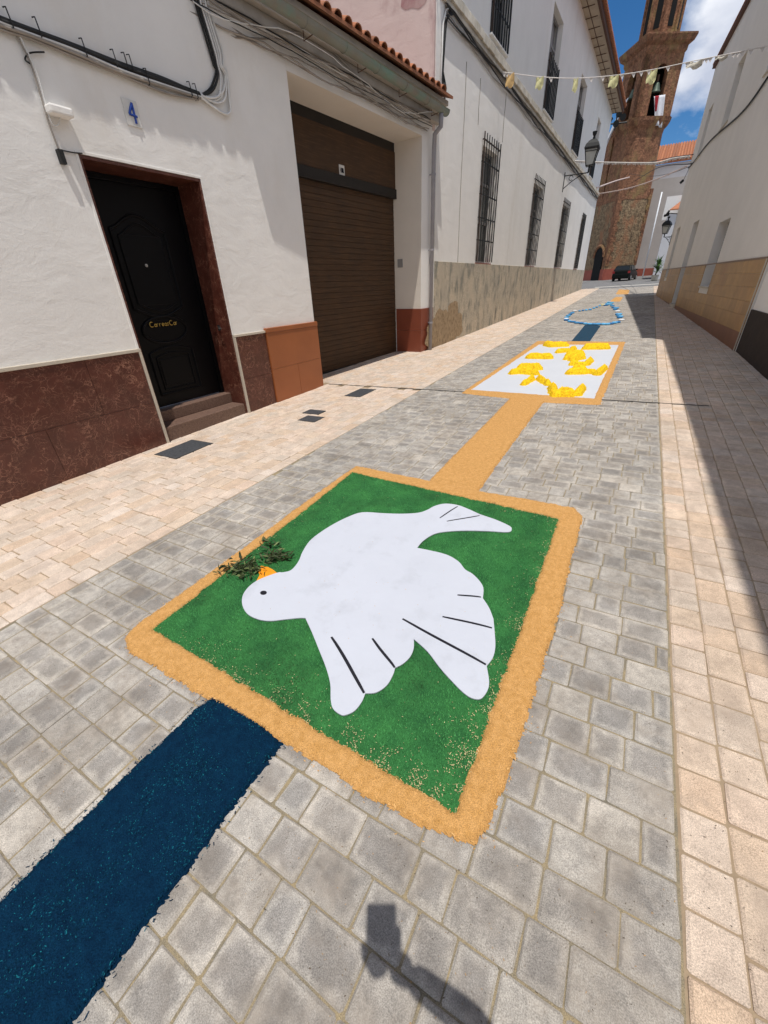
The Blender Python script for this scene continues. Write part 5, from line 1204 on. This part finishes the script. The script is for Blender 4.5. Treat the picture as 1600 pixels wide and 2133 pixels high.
cset = [dove_px.index(q) for q in ((761, 1444), (823, 1391), (862, 1331), (1014, 1387), (1028, 1289), (1006, 1246), (869, 1141), (636, 1287))]
dbody = rounded(D2, 4, cset)
flat('body', dbody, .010, WD, M['dove'], dove, dove)
flat('beak', [G(x, y, WD)[:2] for x, y in ((534, 1210), (577, 1193), (570, 1187), (559, 1181), (544, 1178), (537, 1188), (541, 1197))], .0095, .0145, M['beak'], dove, dove)
ec = G(549, 1235, WD)[:2]; flat('eye', [ec+np.array([.0205*math.cos(a)*1.05, .0165*math.sin(a)]) for a in np.linspace(0, 2*PI, 21)[:-1]], WD+.0003, WD+.002, M['marker'], dove, dove)
for (x0, y0, x1, y1, w_) in ((691, 1327, 760, 1443, .0075), (776, 1330, 822, 1391, .0065), (839, 1289, 1012, 1385, .0065), (922, 1284, 1025, 1308, .0055), (953, 1239, 1002, 1244, .005), (916, 1079, 953, 1055, .0045), (931, 1086, 999, 1074, .0045)):
    a = G(x0, y0, WD)[:2]; c = G(x1, y1, WD)[:2]; d = (c-a)/np.linalg.norm(c-a); q = np.array([-d[1], d[0]])*w_
    L_ = np.linalg.norm(c-a); up1 = []; dn = []
    for u in np.linspace(0, 1, 9): m1 = a+d*L_*u+q*.3*math.sin(u*5+x0); k1 = .8+.2*math.sin(u*PI); up1.append(m1+q*k1*(.7 if u in (0, 1) else 1)); dn.append(m1-q*k1)
    flat('feather_line', up1+dn[::-1], WD+.0003, WD+.0022, M['marker'], dove, dove)
X = rng.random(4000)*1.6+dc[0]-.8; Y = rng.random(4000)*1.8+dc[1]-.9; k = (sdf_poly(X, Y, dbody) > .01) & (rng.random(4000) < .035)
tag(flakes('sawdust_crumbs', np.stack([X[k], Y[k]], 1), WD+.001, M['orange_flake'], .0028, flat=.3), 'few sawdust specks dropped on the white dove', 'sawdust', kind='stuff')
# olive sprigs
def sprig(c, ang, L_, n, lab, spread=.05):
    base = np.array([*c, gz(*c)+.018]); t = empty('olive_sprig', tuple(base)); tag(t, lab, 'olive sprig', 'olive sprigs by the dove beak')
    d = np.array([math.cos(ang), math.sin(ang), .02]); S_ = [base+d*L_*u+np.array([0, 0, .02*math.sin(u*PI)]) for u in np.linspace(-.5, .5, 9)]
    b = MB(); b.tube(S_, .0022, 5); part(b, 'stem', M['rust'], t)
    lm = []
    for v_ in range(3):
        m1 = MB(); l = .054; w_ = .0068
        m1.add([(0, 0, 0), (l*.3, w_, .004), (l*.7, w_*.8, .006), (l, 0, .002), (l*.7, -w_*.8, .006), (l*.3, -w_, .004), (l*.5, 0, .0025)], [(0, 6, 1), (1, 6, 2), (2, 6, 3), (3, 6, 4), (4, 6, 5), (5, 6, 0)], v_/3.); lm.append(m1.mesh('leaf', M['leaf'], fix=False, tone=True))
    for k in range(n):
        u = random.uniform(-.5, .5); p = d*L_*u+np.array([random.gauss(0, spread*.35), random.gauss(0, spread*.35), abs(random.gauss(.008, .012))])
        o = bpy.data.objects.new('leaf', random.choice(lm)); COL.objects.link(o); o.parent = t; o.location = p
        s_ = random.uniform(.6, 1.25); o.scale = (s_, s_, s_); o.rotation_euler = (random.gauss(0, .8), random.gauss(-.15, .35), ang+random.choice((-1, 1))*random.uniform(.2, 1.3)+(PI if random.random() < .35 else 0))
sprig(G(508, 1190)[:2], .35, .21, 150, 'densest dark olive sprig lying left of the orange beak', .10)
sprig(G(576, 1168)[:2], .55, .15, 75, 'olive sprig lying just above the orange beak', .06)
sprig(G(565, 1140)[:2], .1, .12, 22, 'thin loose olive sprig farthest from the beak by border', .07)

# ------------------------------------------------------------------ SAWDUST STRIPS
def strip(name, px_poly, m_, h, w0, lab, wob=.010, res=.0075, w_=.0, kind_='stuff', fine=.0035, wf=16):
    P = [tuple(G(*p)[:2]) for p in px_poly] if not isinstance(px_poly[0], np.ndarray) else px_poly
    A = np.array(P); bb = (A[:, 0].min()-.05, A[:, 0].max()+.05, A[:, 1].min()-.05, A[:, 1].max()+.05)
    o, D = heap(name, lambda X, Y: sdf_poly(X, Y, P), bb, res, h, .02, wob, m_, w0=w0, wf=wf, fine=fine); tag(o, lab, 'sawdust strip', kind=kind_); return P, bb
bl, bbb = strip('blue_sawdust_strip', [(446, 1453), (470, 1462), (530, 1500), (588, 1550), (562, 1585), (480, 1690), (398, 1805), (300, 1925), (219, 2047), (149, 2135), (60, 2260), (-330, 2260), (-160, 2030), (0, 1878), (105, 1772), (180, 1700), (262, 1617), (350, 1535), (410, 1475)], M['blue_dust'], .011, .002, 'dark blue dyed sawdust strip in the lower left corner', .010, .0068)
Sb = scatter(lambda X, Y: sdf_poly(X, Y, bl), bbb, 46000, .006, 9); Sb = Sb[:26000]
tag(flakes('sawdust_flakes', Sb, .0125, M['blue_flake'], .0034, flat=.9, long=1.8), 'blue and turquoise sawdust flakes on the blue strip', 'sawdust', kind='stuff')
Sb = scatter(lambda X, Y: sdf_poly(X, Y, bl), bbb, 30000, -.022, .0); Sb = Sb[rng.random(len(Sb)) < .10]
tag(flakes('sawdust_crumbs', Sb, .003, M['blue_flake'], .004, flat=.6, long=1.8), 'blue crumbs along the edges of the blue strip', 'sawdust', kind='stuff')
ye, yb = strip('orange_sawdust_strip', [(887, 1010), (994, 1028), (1030, 975), (1060, 935), (1100, 880), (1135, 834), (1062, 831), (1010, 885), (950, 945)], M['orange_dust'], .009, .0035, 'orange sawdust strip linking green mat and white sheet', .008)
Sy = scatter(lambda X, Y: sdf_poly(X, Y, ye), yb, 30000, .0, 9)
tag(flakes('sawdust_flakes', Sy[:16000], .0115, M['orange_flake'], .0045), 'loose flakes on the orange strip between mat and sheet', 'sawdust', kind='stuff')

# grit and dropped bits on the near paving
M['grit'] = mat('dark_grit', (.16, .12, .08), .9, .2, 10, tone=[(0, (.4, .4, .4)), (1, (3.2, 2.6, 1.6)), (.6, (1, 1, 1))])
X = rng.random(16000)*3.9-2.9; Y = rng.random(16000)**1.6*5.5-.2; k = (sdf_poly(X, Y, bo) < -.01) & (sdf_poly(X, Y, bl) < -.01) & (sdf_poly(X, Y, ye) < -.01) & (fbm(X, Y, 2.5, 3) > -.06)
tag(flakes('grit', np.stack([X[k], Y[k]], 1)[:5200], .002, M['grit'], .0026, flat=.5, long=1.3), 'dry grit and specks strewn over the near paving', 'grit', kind='stuff')

# ------------------------------------------------------------------ CARPET TWO: WHITE SHEET WITH YELLOW PETALS
sq = [g2(*p) for p in ((980, 813), (1122, 718), (1290, 719), (1238, 832))]
sc_ = np.mean(sq, 0); flo = flat('white_sheet', sq, .002, .005, M['sheet'], None); tag(flo, 'white sheet laid on the road under yellow petal shapes', 'sheet')
oq = [g2(*p) for p in ((962, 819), (1120, 711), (1302, 713), (1249, 844), (1130, 838), (1060, 830))]
oqa, sqa = np.array(oq), np.array(sq); ob2 = (oqa[:, 0].min()-.05, oqa[:, 0].max()+.05, oqa[:, 1].min()-.05, oqa[:, 1].max()+.05)
o2, _ = heap('orange_sawdust_border', lambda X, Y: np.minimum(sdf_poly(X, Y, oqa), -sdf_poly(X, Y, sqa)+.01), ob2, .014, .010, .025, .010, M['orange_dust'], w0=.004, wf=12)
tag(o2, 'orange sawdust border framing the white sheet with yellow petals', 'sawdust border', kind='stuff')
def L2(x, y): return np.array(G(950+x/4.2105, 690+y/4.2105)[:2])
def caps(segs):
    S_ = [(L2(a, b_+16), L2(c, d+16), r*.80) for a, b_, c, d, r in segs]
    def f(X, Y):
        D = np.full(X.shape, -9.)
        for p, q, r in S_:
            e = q-p; h = np.clip(((X-p[0])*e[0]+(Y-p[1])*e[1])/(e@e+1e-9), 0, 1); D = np.maximum(D, r-np.hypot(X-p[0]-e[0]*h, Y-p[1]-e[1]*h))
        return D
    A = np.array([p for s in S_ for p in s[:2]]); r = max(s[2] for s in S_)
    return f, (A[:, 0].min()-r-.03, A[:, 0].max()+r+.03, A[:, 1].min()-r-.03, A[:, 1].max()+r+.03)
heaps = [([(800, 112, 840, 122, .12), (840, 122, 960, 118, .10), (890, 176, 985, 168, .07), (1010, 160, 1035, 145, .07), (985, 206, 1095, 196, .10), (960, 236, 1040, 205, .06), (1020, 245, 1100, 228, .10), (1010, 285, 1120, 288, .06), (1140, 285, 1175, 252, .075)], 'largest zigzag heap of yellow petals at the far side of white sheet'),
         ([(1145, 142, 1310, 140, .125)], 'straight yellow petal heap in the far right corner of white sheet'),
         ([(650, 222, 810, 225, .115)], 'short straight yellow petal heap left of the zigzag one'),
         ([(575, 315, 715, 322, .11), (490, 362, 580, 350, .08), (580, 355, 690, 365, .10)], 'wide fan-shaped yellow petal heap near left of the white sheet'),
         ([(590, 458, 670, 415, .062)], 'small leaf-shaped yellow petal heap below the fan-shaped one'),
         ([(725, 412, 805, 460, .068)], 'slanting oval yellow petal heap between fan and crescent'),
         ([(845, 490, 850, 530, .085), (860, 560, 990, 560, .085), (925, 520, 1000, 540, .08), (1060, 550, 1100, 500, .075)], 'crescent-shaped yellow petal heap at the near edge of white sheet'),
         ([(1040, 330, 1110, 325, .08), (995, 362, 1120, 358, .085), (1120, 345, 1210, 362, .06), (1235, 370, 1295, 318, .075)], 'hooked yellow petal heap at the right side of white sheet')]
for segs, lab in heaps:
    f, bb = caps(segs); o, D = heap('petal_heap', f, bb, .010, .105, .080, .014, M['petal'], w0=.005, wf=16, grain=.22, fine=.005)
    at = o.data.attributes.new('tone', 'FLOAT', 'FACE'); at.data.foreach_set('value', rng.random(len(o.data.polygons)).astype(np.float32))
    tag(o, lab, 'petal heap', 'yellow petal heaps on the white sheet')
# small blue carpet, far strips
b4 = [g2(*p) for p in ((1188, 714), (1226, 715), (1251, 679), (1219, 677))]
o = flat('blue_carpet', b4, .001, .008, mat('dark_blue_carpet', (.008, .045, .085), .9, .2, 20, .3, 200, coord='World'), None); tag(o, 'small dark blue carpet between white sheet and bead ring', 'carpet')
strip('orange_sawdust_strip', [(1270, 628), (1291, 628), (1297, 619), (1283, 619)], M['orange_dust'], .01, .003, 'short orange sawdust strip beyond the bead ring', .01, .03)
strip('orange_sawdust_strip', [(1283, 613), (1308, 613), (1311, 604), (1290, 603)], M['orange_dust'], .01, .003, 'farthest small orange sawdust patch near the plaza', .01, .04)
# ring of blue and white pieces like a rosary
rg_px = [(1180, 668, 'b'), (1186, 671, 'b'), (1193, 672, 'b'), (1202, 674, 'b'), (1211, 675, 'b'), (1219, 676, 'b'), (1228, 677, 'b'), (1237, 677, 'b'), (1246, 677, 'b'), (1257, 677, 'b'), (1265, 677, 'b'), (1273, 676, 'b'), (1280, 674, 'b'), (1287, 673, 'b'), (1294, 668, 'w'),
         (1290, 663, 'b'), (1288, 659, 'b'), (1293, 661, 'b'), (1285, 656, 'b'), (1291, 656, 'b'), (1286, 650, 'w'), (1281, 646, 'b'), (1278, 642, 'b'), (1284, 643, 'b'), (1275, 638, 'b'), (1270, 635, 'b'), (1264, 634, 'b'), (1268, 631, 'b'), (1274, 632, 'b'), (1262, 637, 'b'), (1256, 636, 'y'),
         (1249, 638, 'b'), (1243, 641, 'b'), (1237, 643, 'b'), (1229, 646, 'b'), (1221, 647, 'b'), (1214, 648, 'b'), (1207, 649, 'b'), (1197, 649, 'w'), (1192, 653, 'b'), (1188, 656, 'b'), (1184, 659, 'b'), (1180, 663, 'b'), (1179, 666, 'w')]
bead = MB(); bead.lathe([(.085, 0), (.10, .02), (.10, .05), (.07, .07), (.02, .075)], (0, 0, 0), 9, 0)
bmesh_b = bead.mesh('bead', M['bluebead'], tone=True); beadw = bpy.data.meshes.new_from_object(bpy.data.objects.new('tmp', bmesh_b)); beadw.materials.clear(); beadw.materials.append(M['whitebead'])
beady = beadw.copy(); beady.materials.clear(); beady.materials.append(M['yflag'])
wl = iter(['white disc at the near right corner of the blue ring', 'white disc on the far right side of the blue ring', 'white disc at the far left of the blue ring', 'white disc at the leftmost point of the blue ring'])
for (x, y, k) in rg_px:
    p = G(x, y); o = bpy.data.objects.new('plastic_disc', {'b': bmesh_b, 'w': beadw, 'y': beady}[k]); COL.objects.link(o); o.location = (p[0], p[1], p[2]+.002)
    s_ = random.uniform(.52, .75)*(.7 if k == 'b' and y < 650 and x < 1250 else 1.0); o.scale = (s_*1.1, s_*1.4, .7)
    o.rotation_euler = (GB, -GA, random.uniform(0, 6))
    tag(o, 'blue plastic disc, one of the many forming the ring on the road' if k == 'b' else ('yellow disc at the far tip of the blue ring' if k == 'y' else next(wl)), 'disc', 'discs forming the ring on the road')

# ------------------------------------------------------------------ PHOTOGRAPHER (stands behind the camera, only the shadow is in view)
per = empty('person', (.30, -.42, gz(.3, -.42))); tag(per, 'person in navy shirt and jeans holding up a phone to photograph the carpet', 'person')
per_l = np.array(per.location)
def at_shadow(px_, py_, z):   # the point at height z whose shadow falls on this spot of the road
    g_ = G(px_, py_); return g_+SUN*((z-g_[2])/SUN[2])
def skin(name, joints, bones, m_, parent, sub_=1):
    me = bpy.data.meshes.new(name); me.from_pydata([tuple(np.array(j[0])-per_l) for j in joints], bones, []); o = bpy.data.objects.new(name, me); COL.objects.link(o); o.parent = parent
    md = o.modifiers.new('skin', 'SKIN'); md.use_smooth_shade = True
    for i, j in enumerate(joints): me.skin_vertices[0].data[i].radius = (j[1], j[1] if len(j) < 3 else j[2])
    me.skin_vertices[0].data[0].use_root = True
    sm = o.modifiers.new('sub', 'SUBSURF'); sm.levels = sub_; sm.render_levels = sub_; me.materials.append(m_); return o
back = np.array([-fwd[0], -fwd[1], 0]); back /= np.linalg.norm(back); rgt = np.array([r0_[0], r0_[1], 0])
pel = back*.46+rgt*.10+np.array([0, 0, .88]); 
def Wp(b_, r_, z_): return back*b_+rgt*r_+np.array([0, 0, z_])
wr = at_shadow(850, 2030, 1.44); el_ = at_shadow(1010, 2150, 1.26); shr = Wp(.36, .27, 1.36)
hip_l, hip_r = Wp(.46, -.0, .86), Wp(.46, .20, .86)
J = [(Wp(.46, .1, .92), .12, .09), (Wp(.45, .1, 1.12), .11, .08), (Wp(.43, .1, 1.33), .12, .08), (Wp(.40, .1, 1.44), .055), (Wp(.36, .09, 1.50), .05), (Wp(.34, .09, 1.60), .080, .095), (Wp(.34, .09, 1.68), .065, .08),
     (shr, .06), (el_, .040), (wr, .033), (Wp(.43, -.09, 1.36), .055), (Wp(.36, -.16, 1.14), .042), (Wp(.20, -.05, 1.06), .03), (hip_r, .085), (Wp(.44, .2, .46), .058), (Wp(.47, .2, .10), .04), (Wp(.36, .22, .05), .035), (hip_l, .085), (Wp(.44, 0, .46), .058), (Wp(.47, 0, .10), .04), (Wp(.36, -.02, .05), .035)]
Bn = [(0, 1), (1, 2), (2, 3), (3, 4), (4, 5), (5, 6), (2, 7), (7, 8), (8, 9), (2, 10), (10, 11), (11, 12), (0, 13), (13, 14), (14, 15), (15, 16), (0, 17), (17, 18), (18, 19), (19, 20)]
skin('body', J, Bn, M['skin'], per)
skin('shirt', [(Wp(.46, .1, .88), .20, .165), (Wp(.45, .1, 1.12), .19, .155), (Wp(.43, .1, 1.33), .20, .150), (Wp(.41, .1, 1.43), .085), (shr, .085), (shr*.8+el_*.2, .055), (Wp(.43, -.09, 1.36), .085), (Wp(.385, -.13, 1.2), .068)], [(0, 1), (1, 2), (2, 3), (2, 4), (4, 5), (2, 6), (6, 7)], M['shirt'], per)
skin('trousers', [(Wp(.46, .1, .93), .180, .145), (hip_r, .115), (Wp(.44, .2, .46), .072), (Wp(.47, .2, .14), .055), (hip_l, .115), (Wp(.44, 0, .46), .072), (Wp(.47, 0, .14), .055)], [(0, 1), (1, 2), (2, 3), (0, 4), (4, 5), (5, 6)], M['denim'], per)
skin('hair', [(Wp(.375, .09, 1.67), .085, .085), (Wp(.375, .09, 1.72), .065, .07), (Wp(.41, .09, 1.61), .07)], [(0, 1), (0, 2)], M['hair'], per)
# face details: nose, eyes, mouth, ears
fc = Wp(.255, .09, 1.60)
b = MB(); b.tube([fc+np.array([0, 0, .03]), fc-back*.022+np.array([0, 0, -.015])], .011, 6); part(b, 'nose', M['skin'], per, smooth=True)
for sx in (-1, 1):
    b = MB(); b.lathe([(.002, -.008), (.010, -.004), (.010, .004), (.002, .008)], tuple(fc+rgt*.032*sx+np.array([0, 0, .032])+back*.01), 8); part(b, 'eye', M['marker'], per)
    b = MB(); e0 = Wp(.345, .09+.083*sx, 1.60); b.tube([e0+np.array([0, 0, .03]), e0-np.array([0, 0, .03])], .012, 6); part(b, 'ear', M['skin'], per)
b = MB(); b.tube([fc-rgt*.022+np.array([0, 0, -.05]), fc+rgt*.022+np.array([0, 0, -.05])], .006, 5); part(b, 'mouth', M['red_cloth'], per)
# hand holding the phone: palm behind and five fingers round its right and lower edges
upv = up_; rv = rt_; bk = -fwd
ph_c = CAM-upv*.012-fwd*.009
palm0 = ph_c+bk*.030+rv*.035-upv*.045
skin('hand', [(wr, .034), (palm0, .038, .024), (palm0+upv*.05-rv*.01, .026, .015)], [(0, 1), (1, 2)], M['skin'], per)
for k in range(4):
    a = palm0+upv*(.055-.022*k)-rv*.005; f = [(a, .0085), (a+bk*.008+rv*.018, .0085), (ph_c+rv*.047+upv*(.02-.024*k)+bk*.006, .008), (ph_c+rv*.042+upv*(.02-.024*k)-bk*.004, .0065)]
    skin('finger', f, [(0, 1), (1, 2), (2, 3)], M['skin'], per)
a = palm0-rv*.02-upv*.01; skin('thumb', [(a, .011), (a-rv*.03-upv*.02, .0105), (ph_c-rv*.045-upv*.055+bk*.004, .010), (ph_c-rv*.05-upv*.02+bk*.0, .008)], [(0, 1), (1, 2), (2, 3)], M['skin'], per)
b = MB(); hx, hy, hz = .042, .086, .0045
b.hexa([ph_c+rv*sx*hx+upv*sy*hy+fwd*sz*hz for sz in (-1, 1) for sx, sy in ((-1, -1), (1, -1), (1, 1), (-1, 1))])
o = b.build('phone', M['phone'], bev=.004); tag(o, 'black smartphone held upright in the hand of the photographer', 'phone')

SC.cycles.max_bounces = 6; SC.cycles.diffuse_bounces = 4; SC.cycles.glossy_bounces = 3
SC.cycles.use_denoising = True
